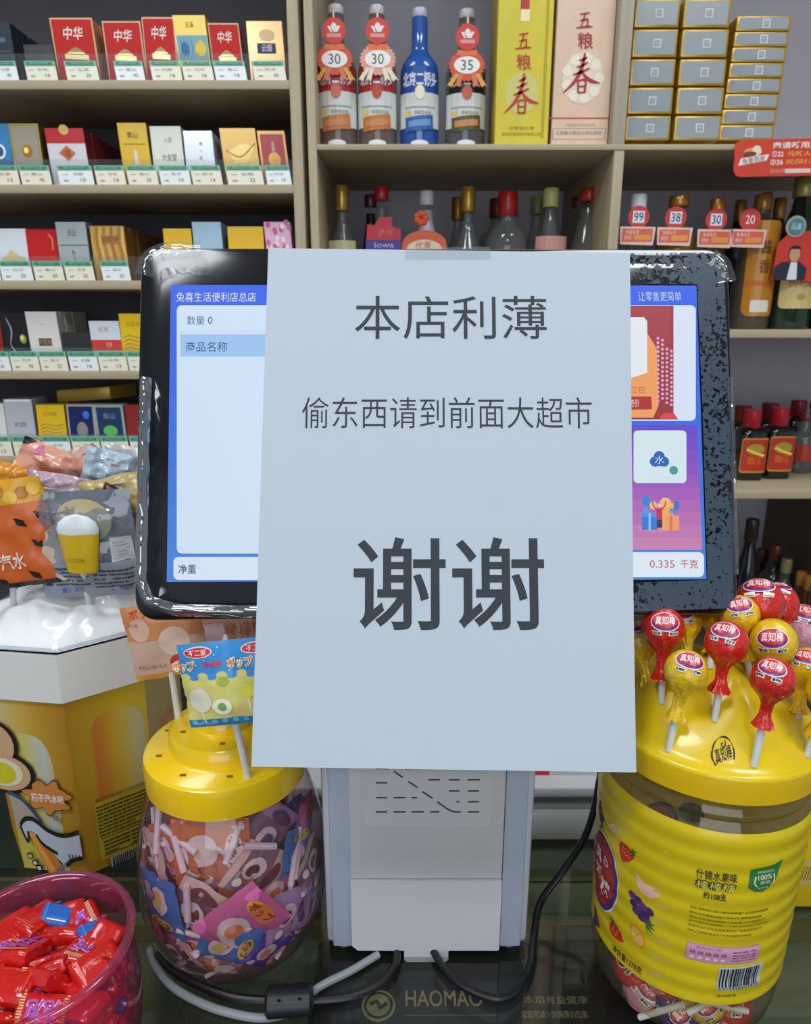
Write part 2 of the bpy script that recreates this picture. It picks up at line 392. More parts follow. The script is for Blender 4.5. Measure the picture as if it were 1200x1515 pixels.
def d_fu(F):
    F.rect(0, 0, 1, 1, mat('#d8d4d8', .35)); F.rect(0, .74, 1, 1, mat('#c01d26', .3), 1); F.ell(.5, .97, .13, .09, mat('#d8b060'), 2)
    F.poly([(.5, .43), (.72, .57), (.5, .7), (.28, .57)], mat('#b07030'), 1); F.text('福', .42, .5, .58, .63, mat('#c82018'), 2); F.text('黄金叶', .3, .28, .7, .36, mat('#806058'), 1)
def d_ye(F):
    F.rect(0, 0, 1, 1, mat('#e3b826', .3)); F.text('黄山', .3, .76, .66, .86, mat('#6d5510'), 1)
    F.rect(.12, .66, .9, .67, mat('#7a6820'), 1); F.poly([(.44, .28), (.6, .3), (.56, .56), (.48, .58)], mat('#d8e0d0'), 1); F.poly([(.38, .26), (.66, .28), (.52, .34)], mat('#7d6a28'), 2); F.rect(.1, .12, .9, .13, mat('#a88820'), 1)
def d_wh(F):
    F.rect(0, 0, 1, 1, mat('#dfe2d2', .35)); F.text('人民', .42, .72, .68, .82, mat('#8f988a'), 1); F.text('大会堂', .3, .42, .78, .54, mat('#707a70'), 1)
def d_si(F):
    F.rect(0, 0, 1, 1, mat('#c6ccd0', .25, .4)); 
    for i in range(5): F.ell(.5 + .02 * i, .25 + i * .13, .05, .03, mat('#e8ecf0' if i % 2 else '#9aa2a8'), 1)
def d_go(F):
    F.rect(0, 0, 1, 1, mat('#cfa65c', .3, .3)); F.rect(0, 0, 1, .22, mat('#b52220'), 1)
    F.poly([(.15, .6), (.35, .38), (.7, .4), (.92, .66), (.6, .74)], mat('#e0c078', .25, .4), 1); F.brush([(.12, .62), (.5, .5), (.95, .74)], .02, mat('#9a7a38'), 2); F.text('天子', .35, .06, .65, .15, mat('#e0b060'), 2)
def d_dr(F):
    F.rect(0, 0, 1, 1, mat('#c89a58', .3, .4)); F.rect(.08, .06, .92, .94, mat('#a8222a', .3), 1); F.ell(.52, .47, .22, .14, mat('#e0b868'), 2); F.ell(.52, .47, .14, .09, mat('#c08a40', .3, .5), 3)
    F.poly([(.46, .62), (.58, .62), (.56, .8), (.48, .8)], mat('#d09a90'), 2); F.text('娇子', .36, .12, .66, .2, mat('#d8a070'), 2)
def d_mt(F):
    F.rect(0, 0, 1, 1, mat('#dce2e8', .3)); F.poly([(.04, .16), (.96, .16), (.9, .44), (.66, .5), (.46, .6), (.3, .5), (.1, .4)], mat('#d8c08c'), 1); F.poly([(.1, .16), (.9, .16), (.8, .3), (.5, .42), (.3, .3)], mat('#c8a860'), 2)
def d_red(F): F.rect(0, 0, 1, 1, mat('#b81c1e', .25)); F.rect(.05, .05, .95, .96, mat('#c42423', .2), 1); F.brush([(.75, .9), (.86, .8), (.84, .6)], .03, mat('#e89080'), 2)
def d_sg(F):
    F.rect(0, 0, 1, 1, mat('#b9c2c4', .25, .3)); F.text('长白', .36, .76, .64, .88, mat('#566068'), 1); F.rect(.04, .6, .98, .615, mat('#2e6a58'), 1)
    F.ell(.54, .34, .22, .2, mat('#a4b2ac'), 1); F.brush([(.5, .18), (.52, .34), (.46, .5), (.56, .46)], .04, mat('#70807a'), 2)
def d_wd(F):
    F.rect(0, 0, 1, 1, mat('#c99a48', .3, .2))
    for i in range(9): F.brush([(.06 + i * .11, .02), (.1 + i * .11, .4), (.05 + i * .11, .7), (.09 + i * .11, .98)], .02 + .016 * (i % 3), mat('#9a6a28' if i % 2 else '#e8c070', .3), 1)
    F.rect(.3, .68, .82, .83, mat('#b08038'), 2); F.text('NONGYUN', .34, .7, .8, .81, mat('#a02a18'), 3, off=.02)
def d_y2(F): F.rect(0, 0, 1, 1, mat('#e8b81c', .3)); F.ell(.6, .2, .22, .08, mat('#f6e08a'), 1); F.rect(.3, .42, .7, .46, mat('#b88a10'), 1)
def d_lb(F): F.rect(0, 0, 1, 1, mat('#a8c4d8', .3)); F.brush([(.3, .5), (.5, .4), (.7, .52)], .02, mat('#4a6a80'), 1); F.brush([(.34, .36), (.6, .4)], .02, mat('#4a6a80'), 1)
def d_pk(F):
    F.rect(0, 0, 1, 1, mat('#e6b4cc', .3)); r = random.Random(3)
    for i in range(26): F.ell(r.random(), r.random(), .09, .05, mat(r.choice(['#d04a86', '#f6dce8', '#c8669a'])), 1 + i % 3, 8)
def d_bl(F):
    F.rect(0, 0, 1, 1, mat('#17191c', .25)); F.brush([(.2, .92), (.34, .7), (.24, .45), (.38, .3), (.28, .16)], [.02, .05, .02, .06, .01], mat('#a8a8a8', .3), 1)
    F.ell(.72, .55, .12, .08, mat('#a8b03a', .3, .4), 2); F.ell(.7, .57, .06, .04, mat('#e6eaa0'), 3)
def d_we(F):
    F.rect(0, 0, 1, 1, mat('#ddd8d2', .35)); F.rect(.3, .42, .72, .55, mat('#4a2c20'), 1); F.text('中南海', .32, .43, .7, .54, mat('#b89a70'), 2); F.rect(.4, .78, .58, .79, mat('#b8a890'), 1); F.rect(0, .2, 1, .21, mat('#c0c8c0'), 1)
def d_ws(F): F.rect(0, 0, 1, 1, mat('#d4dae2', .35)); F.rect(0, .4, 1, .62, mat('#cc3026'), 1); F.text('红河', .3, .78, .62, .88, mat('#d0703a'), 1); F.text('红河', .5, .47, .68, .57, mat('#f0d8d0'), 2); F.rect(0, 0, 1, .2, mat('#c2d8e4'), 1)
def d_yp(F):
    F.rect(0, 0, 1, 1, mat('#e6bd10', .3)); F.text('红双喜', .24, .78, .72, .86, mat('#b8920a'), 1)
    for i in range(5): F.brush([(.1, .3 + .07 * i), (.3, .34 + .07 * i), (.6, .3 + .07 * i), (.92, .33 + .07 * i)], .018, mat('#a8884a'), 1)
def d_nb(F): F.rect(0, 0, 1, 1, mat('#c8c8c0', .3, .4)); F.rect(.06, .04, .94, .97, mat('#14225a', .25), 1); F.ell(.52, .5, .2, .16, mat('#a8a69a', .3, .6), 2); F.ell(.7, .8, .12, .08, mat('#3a70d8'), 2); F.ell(.2, .2, .12, .1, mat('#3038c0'), 2)
def d_gn(F):
    F.rect(0, 0, 1, 1, mat('#b4bcb4', .3, .4)); F.rect(.08, .04, .92, .95, mat('#17365e', .3), 1); F.poly([(.08, .04), (.92, .04), (.92, .3), (.5, .42), (.08, .28)], mat('#1c7a5c', .3), 2)
    F.ell(.5, .48, .24, .11, mat('#5cba5a'), 3); F.text('泰山', .3, .72, .7, .84, mat('#7a98b8'), 2); F.text('TAISHAN', .28, .12, .74, .2, mat('#58c878'), 3)
def d_pw(F): F.rect(0, 0, 1, 1, mat('#dcdcd8', .35)); F.brush([(.6, .85), (.7, .7), (.62, .62)], .05, mat('#a86868'), 1); F.rect(.1, .1, .9, .13, mat('#90b098'), 1)
def d_ms(F): F.rect(0, 0, 1, 1, mat('#c9cbd2', .25, .3)); F.text('利群', .28, .5, .72, .6, mat('#80828c'), 1); F.rect(.06, .96, .94, 1, mat('#e6e8ee'), 1)
def d_rg(F): F.rect(0, 0, 1, 1, mat('#8e1f1c', .3)); F.ell(.7, .4, .16, .1, mat('#c06a48'), 1); F.rect(0, 0, 1, .1, mat('#6a1815'), 1)
EDGE = {}
SH = ['top', 'second', 'third', 'fourth', 'fifth']
PACKS = [
 # row, x0, x1, ytop, design, side colour, copies behind, look
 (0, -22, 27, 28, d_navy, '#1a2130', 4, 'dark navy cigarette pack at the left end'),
 (0, 43, 86, 62, d_smoke, '#252324', 0, 'nearly hidden smoky dark pusher, low in its slot,'),  # smoky plate of the acrylic pusher in a slot without packs
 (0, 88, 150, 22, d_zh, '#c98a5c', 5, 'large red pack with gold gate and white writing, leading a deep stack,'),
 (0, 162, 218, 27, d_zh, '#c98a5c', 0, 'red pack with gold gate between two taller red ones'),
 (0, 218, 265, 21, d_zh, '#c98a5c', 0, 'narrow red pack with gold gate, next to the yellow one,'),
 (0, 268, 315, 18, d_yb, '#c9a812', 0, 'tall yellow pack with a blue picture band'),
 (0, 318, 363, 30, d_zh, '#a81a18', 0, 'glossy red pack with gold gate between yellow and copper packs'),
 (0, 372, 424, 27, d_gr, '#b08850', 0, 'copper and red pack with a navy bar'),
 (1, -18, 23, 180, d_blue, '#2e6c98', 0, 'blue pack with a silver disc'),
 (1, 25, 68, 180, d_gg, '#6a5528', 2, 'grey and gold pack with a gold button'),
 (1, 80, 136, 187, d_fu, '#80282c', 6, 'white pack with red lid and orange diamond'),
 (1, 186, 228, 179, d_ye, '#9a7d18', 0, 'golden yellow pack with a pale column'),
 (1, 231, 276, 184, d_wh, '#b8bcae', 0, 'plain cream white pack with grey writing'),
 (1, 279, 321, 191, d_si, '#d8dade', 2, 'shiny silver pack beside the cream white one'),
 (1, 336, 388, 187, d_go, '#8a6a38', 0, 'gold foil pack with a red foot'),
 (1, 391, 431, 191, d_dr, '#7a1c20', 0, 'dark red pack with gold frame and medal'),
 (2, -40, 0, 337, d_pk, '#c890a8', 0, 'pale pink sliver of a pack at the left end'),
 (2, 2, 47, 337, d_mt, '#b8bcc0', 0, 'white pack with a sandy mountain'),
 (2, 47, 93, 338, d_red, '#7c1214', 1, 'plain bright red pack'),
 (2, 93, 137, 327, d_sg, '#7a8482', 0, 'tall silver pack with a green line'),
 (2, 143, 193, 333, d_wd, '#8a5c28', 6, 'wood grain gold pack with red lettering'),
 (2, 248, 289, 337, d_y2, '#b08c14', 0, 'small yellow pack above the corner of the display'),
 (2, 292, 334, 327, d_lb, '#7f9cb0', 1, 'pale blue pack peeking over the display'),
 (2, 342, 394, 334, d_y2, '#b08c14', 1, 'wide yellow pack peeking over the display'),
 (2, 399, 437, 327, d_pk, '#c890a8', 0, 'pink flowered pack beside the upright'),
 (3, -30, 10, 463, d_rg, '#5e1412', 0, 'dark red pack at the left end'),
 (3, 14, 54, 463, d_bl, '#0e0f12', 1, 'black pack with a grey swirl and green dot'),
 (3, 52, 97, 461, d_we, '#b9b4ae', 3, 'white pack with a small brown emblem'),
 (3, 98, 141, 492, d_smoke, '#252324', 0, 'nearly hidden smoky dark pusher low in its slot'),  # the acrylic pusher again, drawn as a smoky plate
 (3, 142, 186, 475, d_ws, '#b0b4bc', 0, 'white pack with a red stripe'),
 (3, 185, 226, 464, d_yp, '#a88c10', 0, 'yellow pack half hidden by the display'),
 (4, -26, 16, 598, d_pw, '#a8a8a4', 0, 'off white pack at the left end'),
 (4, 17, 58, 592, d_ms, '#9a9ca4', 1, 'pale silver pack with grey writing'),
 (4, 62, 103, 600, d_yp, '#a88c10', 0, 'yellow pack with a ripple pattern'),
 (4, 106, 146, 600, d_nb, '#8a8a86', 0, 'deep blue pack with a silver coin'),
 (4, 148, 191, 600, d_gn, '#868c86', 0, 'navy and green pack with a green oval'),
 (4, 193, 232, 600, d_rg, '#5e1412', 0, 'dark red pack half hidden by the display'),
]
for row, x0, x1, yt, des, side, nb, look in PACKS:
    zb = zsh(LROWS[row][0]) + .0004; pyb = LROWS[row][0]
    a = PY(x0, pyb, YP).x; b = PY(x1, pyb, YP).x; z1 = PY(300, yt, YP).z
    lab = look.rstrip(',') + ', %s shelf' % SH[row]
    t = thing('cigarette_pack', lab, 'cigarette pack', ((a + b) / 2, YP + .012, zb), 'packs on the %s cigarette shelf' % SH[row])
    lean = random.uniform(-.003, .003)
    lk = .012
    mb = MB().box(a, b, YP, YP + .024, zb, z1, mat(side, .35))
    for q in mb.v:
        k = (q.z - zb) / (z1 - zb); q.x += -lk * k * .5 + lean * k; q.y += .010 * k
    mb.build('carton', t, bevel=.0008, seg=1)
    F = Flat().unit(0, 0, 1, 1); des(F)
    F.build('print', t, lambda u, v, h: Vector((a + (b - a) * u + (-lk * .5 + lean) * v, YP - h + .010 * v, zb + (z1 - zb) * v)), eps=.0004)
    for k in range(1, nb + 1):
        c = bpy.data.objects.new('cigarette_pack', t.children[0].data); COL.objects.link(c)
        c.location = Vector(t.location) + Vector((random.uniform(-.001, .001), .0262 * k, 0))
        tag(c, ('first', 'second', 'third', 'fourth', 'fifth', 'sixth')[k - 1] + ' pack behind the ' + ' '.join(look.split(',')[0].replace(' at the left end', '').split()[:7]) + ', ' + SH[row] + ' shelf', 'cigarette pack', 'stacked packs behind the %s' % look.rstrip(','))
# a gold pack lying on the fifth row
p = PY(118, 596, 1.14)
t = thing('cigarette_pack', 'gold pack lying flat on top of the yellow and blue packs', 'cigarette pack', p, 'packs on the fifth cigarette shelf')
MB().obox(p + Vector((-.035, 0, 0)), Vector((.085, .0, .006)), Vector((.02, .06, .0)), Vector((0, 0, .02)), mat('#a88a3a', .3, .4)).build('carton', t, bevel=.001)

# price tags
TAGS = [(0, [(-14, 28), (41, 86), (100, 147), (173, 215), (226, 270), (273, 317), (320, 366), (377, 424)]),
        (1, [(-14, 30), (33, 77), (89, 140), (144, 187), (191, 235), (239, 283), (286, 330), (338, 391), (396, 432)]),
        (2, [(-42, 2), (4, 50), (53, 96), (99, 141), (153, 194), (250, 292)]),
        (3, [(-26, 17), (19, 60), (62, 102), (105, 147), (149, 190), (192, 233)]),
        (4, [(-22, 20), (23, 64), (67, 107), (110, 151), (153, 193), (196, 236)])]
ordn = ['first', 'second', 'third', 'fourth', 'fifth', 'sixth', 'seventh', 'eighth', 'last']
names = ['云烟', '中华', '玉溪', '黄山', '利群', '红河', '泰山', '天子', '娇子']
for row, xs in TAGS:
    pyb = LROWS[row][0] - 1; tops = pyb - 28
    for i, (x0, x1) in enumerate(xs):
        Y = YF + .002; a = PY(x0, pyb, Y).x; b = PY(x1, pyb, Y).x; z0 = zsh(LROWS[row][0]) + .0003; z1 = PY(300, tops, Y).z
        t = thing('price_tag', '%s price tag from the left on the %s cigarette shelf' % (ordn[i], SH[row]), 'price tag', ((a + b) / 2, Y, z0), 'price tags on the %s cigarette shelf' % SH[row])
        k = -.004
        MB().obox(Vector((a, Y, z0)), Vector((b - a, 0, 0)), Vector((k, .003, z1 - z0)), Vector((0, .0015, 0)), mat('#eeead2' if (i + row) % 3 else '#eef2f0', .4)).build('card', t)
        F = Flat(); F.rect(0, .74, 1, 1, mat('#74b898', .4)); F.rect(.07, .78, .93, .94, mat('#30876a', .4), 1)
        F.text('明码实价标签', .2, .8, .8, .92, mat('#8fc4ac'), 2)
        rr = random.Random(i * 7 + row); nm = names[(i + row * 2) % 9]
        F.text(nm, .36 + rr.uniform(0, .1), .48, .74, .62, mat('#8a8a84'), 1); F.rect(.12, .52, .3, .55, mat('#b4b4aa'), 1)
        F.text(str(rr.choice([10, 13, 16, 20, 22, 25, 45, 65])), .62, .16, .78, .34, mat('#707070'), 1); F.rect(.14, .18, .28, .24, mat('#9a9a96'), 1)
        F.build('print', t, lambda u, v, h: Vector((a + (b - a) * u + k * v, Y - h + .003 * v, z0 + (z1 - z0) * v)), eps=.0004)
    # clear acrylic rail in front
    Y = YF + .0075
    g = MB().box(-1.28, XL(430), Y, Y + .001, zsh(LROWS[row][0]), zsh(LROWS[row][0]) + .034, clear('#fafcfc', 1.0, .08, .04, '#c8d0d0'))
    tag(g.build('label_rail'), 'clear acrylic label rail along the %s cigarette shelf' % SH[row], 'rail', 'clear rails on the cigarette shelves')

# ================================================================ liquor bottles
PROF = {
 'erguo': [(.02, 0), (.96, .0), (1, .02), (1, .53), (.985, .57), (.90, .62), (.68, .665), (.48, .70), (.41, .73), (.40, .85), (.39, .94)],
 'cone': [(.02, 0), (.95, 0), (1, .03), (.94, .25), (.78, .5), (.52, .68), (.38, .78), (.33, .86)],
 'slim': [(.02, 0), (.95, 0), (1, .03), (1, .48), (.85, .58), (.45, .70), (.32, .78), (.30, .86)],
 'wide': [(.02, 0), (.95, 0), (1, .03), (1, .60), (.97, .68), (.85, .72), (.5, .76), (.40, .80), (.40, .86)],
 'flask': [(.02, 0), (.92, 0), (1, .03), (1, .66), (.96, .72), (.8, .78), (.45, .83), (.38, .86), (.38, .9)],
 'champ': [(.02, 0), (.96, 0), (1, .02), (1, .42), (.97, .5), (.85, .6), (.6, .72), (.42, .80), (.34, .88), (.32, .94)],
}
def bottle(label, px, ytop, Y, zbase, wpx, style, glass, cap, capr=.36, caph=.12, lab=None, des=None, group=None, pyref=None, n=28, capm=None, sq=None):
    zt = PY(px, ytop, Y).z; H = zt - zbase; pr = pyref or ytop + 60
    P = PY(px, pr, Y); x = P.x; R = wpx / 2 * axial(P) / FPX
    t = thing('bottle', label, 'bottle', (x, Y, zbase), group or 'liquor bottles on the shelves')
    MB().lathe([(r * R, h * H) for r, h in PROF[style]], x, Y, zbase + .0004, glass, n, sq).build('glass', t)
    cr = capr * R
    MB().lathe([(cr * .96, H * (1 - caph)), (cr, H * (1 - caph) + .001), (cr, H * .985), (cr * .9, H), (0.0001, H)], x, Y, zbase, capm or mat(cap, .3), 20).build('cap', t)
    if lab:
        z0, z1, colr, span = lab; rr = R + .0006
        F = Flat(); F.rect(-span * rr, zbase + z0 * H, span * rr, zbase + z1 * H, mat(colr, .5))
        F.build('label', t, cyl_map(x, Y, rr) if not sq else (lambda u, v, h: Vector((x + (rr + h) * sq(u / rr) * sin(u / rr), Y - (rr + h) * sq(u / rr) * cos(u / rr), v))), stepu=.01)
    if des:
        rr = R + .0012; F = Flat(); F.unit(-R, zbase, 2 * R, H); des(F)
        F.build('print', t, cyl_map(x, Y, rr) if not sq else (lambda u, v, h: Vector((x + (rr + h) * sq(u / rr) * sin(u / rr), Y - (rr + h) * sq(u / rr) * cos(u / rr), v))), stepu=.01, eps=.0004)
    return t, x, R, H
def badge(label, x, Y, z, s, num, kind, cat='price badge'):
    """hanging paper price badge; s = half width"""
    t = thing('price_badge', label, cat, (x, Y, z), 'price badges on the bottles')
    F = Flat(); m = plane_map(Vector((x, Y, z)), X_, Z_, -Y_)
    if kind in ('rosette', 'pale'):
        pet = mat('#d9532c', .5) if kind == 'rosette' else mat('#e9a08c', .5)
        out = []
        for i in range(48):
            a = 2 * pi * i / 48; r = s * (1.06 if i % 2 else .95); out.append((r * cos(a), r * .78 * sin(a)))
        MB().plate(out, Vector((x, Y, z)), X_, Z_, -Y_, .001, pet).build('rosette', t, smooth=False)
        F.rect(-s * .55, s * .5, s * .55, s * .78, mat('#e8743a'), 0)
        F.ell(0, s * .02, s * .74, s * .44, mat('#f6f2ea'), 2)
        F.text(num, -s * .34, -s * .24, s * .34, s * .28, mat('#44565a'), 3, res=3)
        rb = mat('#e6a53a', .5) if kind == 'rosette' else mat('#f0e2c4', .5)
        for q, dx in ((-.55, -.5), (-.34, -.22), (.34, .22), (.55, .5)):
            F.poly([(q * s - .1 * s, -.4 * s), (q * s + .14 * s, -.4 * s), ((q + dx) * s + .16 * s, -1.1 * s), ((q + dx) * s - .02 * s, -.98 * s), ((q + dx) * s - .16 * s, -1.12 * s)], rb if abs(q) > .4 else mat('#e07858') if kind == 'rosette' else rb, 1)
        cz = s * 1.42; cr = s * .66
        o2 = [(cr * cos(2 * pi * i / 32), cz + cr * sin(2 * pi * i / 32)) for i in range(32)]
        MB().plate(o2, Vector((x, Y - .001, z)), X_, Z_, -Y_, .001, mat('#d63c30', .45)).build('disc', t, smooth=False)
        wm = mat('#f6e8e4')
        F.ell(0, cz + .16 * s, .16 * s, .24 * s, wm, 7); F.poly([(-.38 * s, cz + .22 * s), (-.22 * s, cz + .24 * s), (-.02 * s, cz - .06 * s), (-.18 * s, cz - .08 * s)], wm, 7); F.poly([(.38 * s, cz + .22 * s), (.22 * s, cz + .26 * s), (.02 * s, cz - .06 * s), (.2 * s, cz - .08 * s)], wm, 8)
        F.rect(-.4 * s, cz - .34 * s, .4 * s, cz - .14 * s, mat('#e89890'), 7)
        F.rect(-.05 * s, cz + .6 * s, .05 * s, cz + 1.0 * s, mat('#f0c8a0'), 1)
    elif kind == 'card':
        o2 = [(s * .95 * cos(2 * pi * i / 28), s * .95 * sin(2 * pi * i / 28)) for i in range(28)]
        MB().plate(o2, Vector((x, Y, z)), X_, Z_, -Y_, .001, mat('#d24038', .45)).build('disc', t, smooth=False)
        if num != '20': F.rect(-s * .52, -s * .5, s * .52, s * .5, mat('#eef0f4'), 1)
        F.text(num, -s * .42, -s * .36, s * .42, s * .38, mat('#3c4a86') if num != '20' else mat('#f6e6e0'), 2, off=.01, res=3)
        c = [(-s * 1.6, -s * .8), (s * 1.6, -s * .85), (s * 1.45, -s * 2.4), (-s * 1.5, -s * 2.3)]
        MB().plate(c, Vector((x, Y - .0012, z)), X_, Z_, -Y_, .001, mat('#eecfc2', .5)).build('card', t, smooth=False)
        F.rrect(-s * 1.4, -s * 2.1, s * 1.35, -s * 1.0, .001, mat('#e2684c'), 7)
        F.text('兔喜会员', -s * 1.1, -s * 1.45, s * .1, -s * 1.1, mat('#f8dcd0'), 8); F.rrect(-s * .3, -s * 1.95, s * 1.2, -s * 1.5, .001, mat('#f09a50'), 8)
        F.text('特价', -s * 1.2, -s * 1.95, -s * .5, -s * 1.55, mat('#f8dcd0'), 8)
    F.build('print', t, m, eps=.0002)
    return t
ZT = ZR1[1]; ZM = ZR2[1]; ZL = ZR3[1]
cl = clear('#eef2f2', 1.0, .05, .12, '#a8a8aa'); cl2 = clear('#e4e8e4', 1.3, .05, .22, '#9a9c9a')
def d_eg(top, ac, stick):
    def f(F):
        F.rect(-.0, .40, 1.0, .58, mat(top, .35), 0); F.rect(-.1, .16, 1.1, .40, mat('#d4d8d2', .5), 1)
        F.text('北京二锅头', .04, .44, .96, .54, mat('#dfe4f0' if top != '#1b1b1e' else '#b8b8ae'), 2, off=.03)
        F.ell(.5, .40, .12, .05, mat(ac, .4), 3); F.rect(.1, .295, .9, .305, mat('#9aa09a'), 2)
        F.rect(.1, .245, .26, .28, mat('#e4cf5c'), 2); F.text('清香型白酒', .36, .25, .8, .275, mat('#8a7a70'), 2)
        F.poly([(.14, .13), (.86, .15), (.84, .25), (.12, .23)], mat(stick, .4), 3); F.poly([(.22, .16), (.78, .175), (.77, .22), (.21, .205)], mat('#c88a58' if top != '#1a4f9e' else '#6a98c8', .4), 4)
        F.ell(.5, .05, .22, .022, mat('#e8e8ec'), 3)  # white oval painted as the highlight on the bottle foot
    return f
Yb = 1.155
bottle('clear liquor bottle with red label and orange 30 badge beside the upright', 498, 9, Yb, ZT, 59, 'erguo', clear('#e0d4cc', 1.3, .05, .25, '#b09a90'), '#c9c4cc', .38, .06, None, d_eg('#b02a22', '#c86a50', '#c87840'))
bottle('clear liquor bottle with red label and pale faded 30 badge', 558, 10, Yb, ZT, 58, 'erguo', clear('#e0d4cc', 1.3, .05, .25, '#b09a90'), '#c9c4cc', .38, .06, None, d_eg('#b02a22', '#b84030', '#c87838'))
bottle('bright blue liquor bottle without a price badge on the upper shelf', 621, 14, Yb, ZT, 58, 'erguo', mat('#2458a4', .12, coat=.6), '#b8bcc8', .38, .06, None, d_eg('#1a4f9e', '#efe6c8', '#2c62a8'))
bottle('clear liquor bottle with black label and orange 35 badge', 690, 16, Yb, ZT, 60, 'erguo', clear('#dcdedc', 1.3, .05, .25, '#8a8e90'), '#b9b9bd', .38, .06, None, d_eg('#1b1b1e', '#c25a38', '#5a5426'))
for nm, px, num, kd in (('orange rosette badge reading 30 below a red disc, on the bottle by the upright', 495, '30', 'rosette'), ('pale faded rosette badge reading 30 on the second bottle', 559, '30', 'pale'), ('orange rosette badge reading 35 on the black label bottle', 691, '35', 'rosette')):
    P = PY(px, 88 if num == '30' else 97, Yb - .034); badge(nm, P.x, P.y, P.z, 26 * axial(P) / FPX, num, kd)
# liquor gift boxes
def gift(label, x0, x1, col, side, inkc, pale, pxc):
    Y = 1.11; a, b = PY(x0, 205, Y).x, PY(x1, 205, Y).x; z1 = ZT + .40
    t = thing('liquor_box', label, 'box', ((a + b) / 2, Y + .04, ZT), 'liquor gift boxes')
    MB().box(a, b, Y, Y + .085, ZT + .0003, z1, mat(side, .4)).build('carton', t, bevel=.001)
    P = lambda x, y: (PY(x, y, Y).x, PY(x, y, Y).z)
    F = Flat(); F.rect(a + .001, ZT + .001, b - .001, z1 - .001, mat(col, .35, var=.12, bscale=30))
    return t, F, P, a, b
SPRING = [([(.40, .83), (.52, .85), (.62, .90)], [.03, .07, .04]), ([(.34, .68), (.5, .72), (.64, .79)], [.03, .06, .04]), ([(.26, .52), (.45, .57), (.70, .66)], [.03, .07, .04]),
          ([(.55, .99), (.52, .80), (.44, .56), (.28, .34), (.0, .12)], [.05, .09, .11, .09, .02]), ([(.50, .58), (.62, .46), (.78, .38), (1.0, .34)], [.04, .09, .10, .02]),
          ([(.40, .38), (.42, .12)], [.05, .05]), ([(.40, .38), (.60, .40), (.60, .12)], [.05, .06, .06]), ([(.42, .26), (.59, .27)], .045), ([(.42, .13), (.60, .13)], .045)]
FIVE = [([(.2, .88), (.5, .9), (.8, .96)], [.06, .09, .06]), ([(.52, .9), (.42, .5), (.3, .14)], [.1, .09, .08]), ([(.22, .5), (.5, .54), (.68, .56), (.66, .14)], [.06, .09, .1, .09]), ([(0, .06), (.4, .1), (.7, .14), (1, .12)], [.05, .1, .11, .05])]
def calli(F, P, strokes, x0, y0, x1, y1, m, L=3):
    a, c = P(x0, y1); b, d = P(x1, y0); old = F.t; w = b - a
    F.unit(a, c, b - a, d - c)
    for pts, wd in strokes: F.brush(pts, [q * w for q in wd] if isinstance(wd, list) else wd * w, m, L)
    F.t = old
t, F, P, a, b = gift('yellow liquor gift box with red brush lettering', 731, 811, '#d8c82c', '#b89c20', 0, 0, 0)
F.rect(*P(731, 204), *P(738, -40), mat('#c0a010'), 1); F.rect(*P(804, 204), *P(811, -40), mat('#c0a010'), 1)
F.rect(*P(770, 18), *P(785, -30), mat('#c02818'), 1); F.rect(*P(770, 32), *P(784, 14), mat('#e8d8a0', .3, .3), 2)
cir = P(772, 138); F.ell(cir[0], cir[1], .024, .026, mat('#d4cc74'), 1)
rb = mat('#c03416'); calli(F, P, FIVE, 762, 48, 787, 74, rb); F.text('粮', *P(764, 104), *P(786, 80), rb, 3, off=.01, shear=-.1); calli(F, P, SPRING, 745, 108, 799, 176, rb)
F.text('宜宾五粮液股份有限公司', *P(742, 201), *P(800, 196), mat('#8f8018'), 2); F.text('浓香型白酒', *P(753, 192), *P(790, 187), mat('#8f8018'), 2)
F.build('print', t, wall_map(1.11), eps=.0003)
t, F, P, a, b = gift('pale pink liquor gift box with red brush lettering', 815, 899, '#e6c6aa', '#cdb096', 0, 0, 0)
cir = P(862, 116); F.ell(cir[0], cir[1], .028, .032, mat('#eedcc2'), 1)
for i in range(9):
    q = radians(40 * i); F.ell(cir[0] + .023 * cos(q), cir[1] + .025 * sin(q), .007, .007, mat('#f6ead4'), 2, 12)
rb = mat('#ab2230'); calli(F, P, FIVE, 852, 18, 878, 43, rb); F.text('粮', *P(854, 73), *P(878, 48), rb, 3, off=.01, shear=-.1); calli(F, P, SPRING, 832, 78, 890, 146, rb)
F.rect(*P(812, 176), *P(905, 174), mat('#b83848'), 1); F.rect(*P(817, 206), *P(896, 190), mat('#8a8078'), 1); F.rect(*P(818, 206), *P(895, 191), mat('#e2c6b0'), 2)
F.text('WULIANGCHUN', *P(836, 187), *P(880, 183), mat('#a89888'), 2); F.text('五粮春浓香型白酒五粮液', *P(822, 200), *P(890, 194), mat('#a08a80'), 3)
F.build('print', t, wall_map(1.11), eps=.0003)
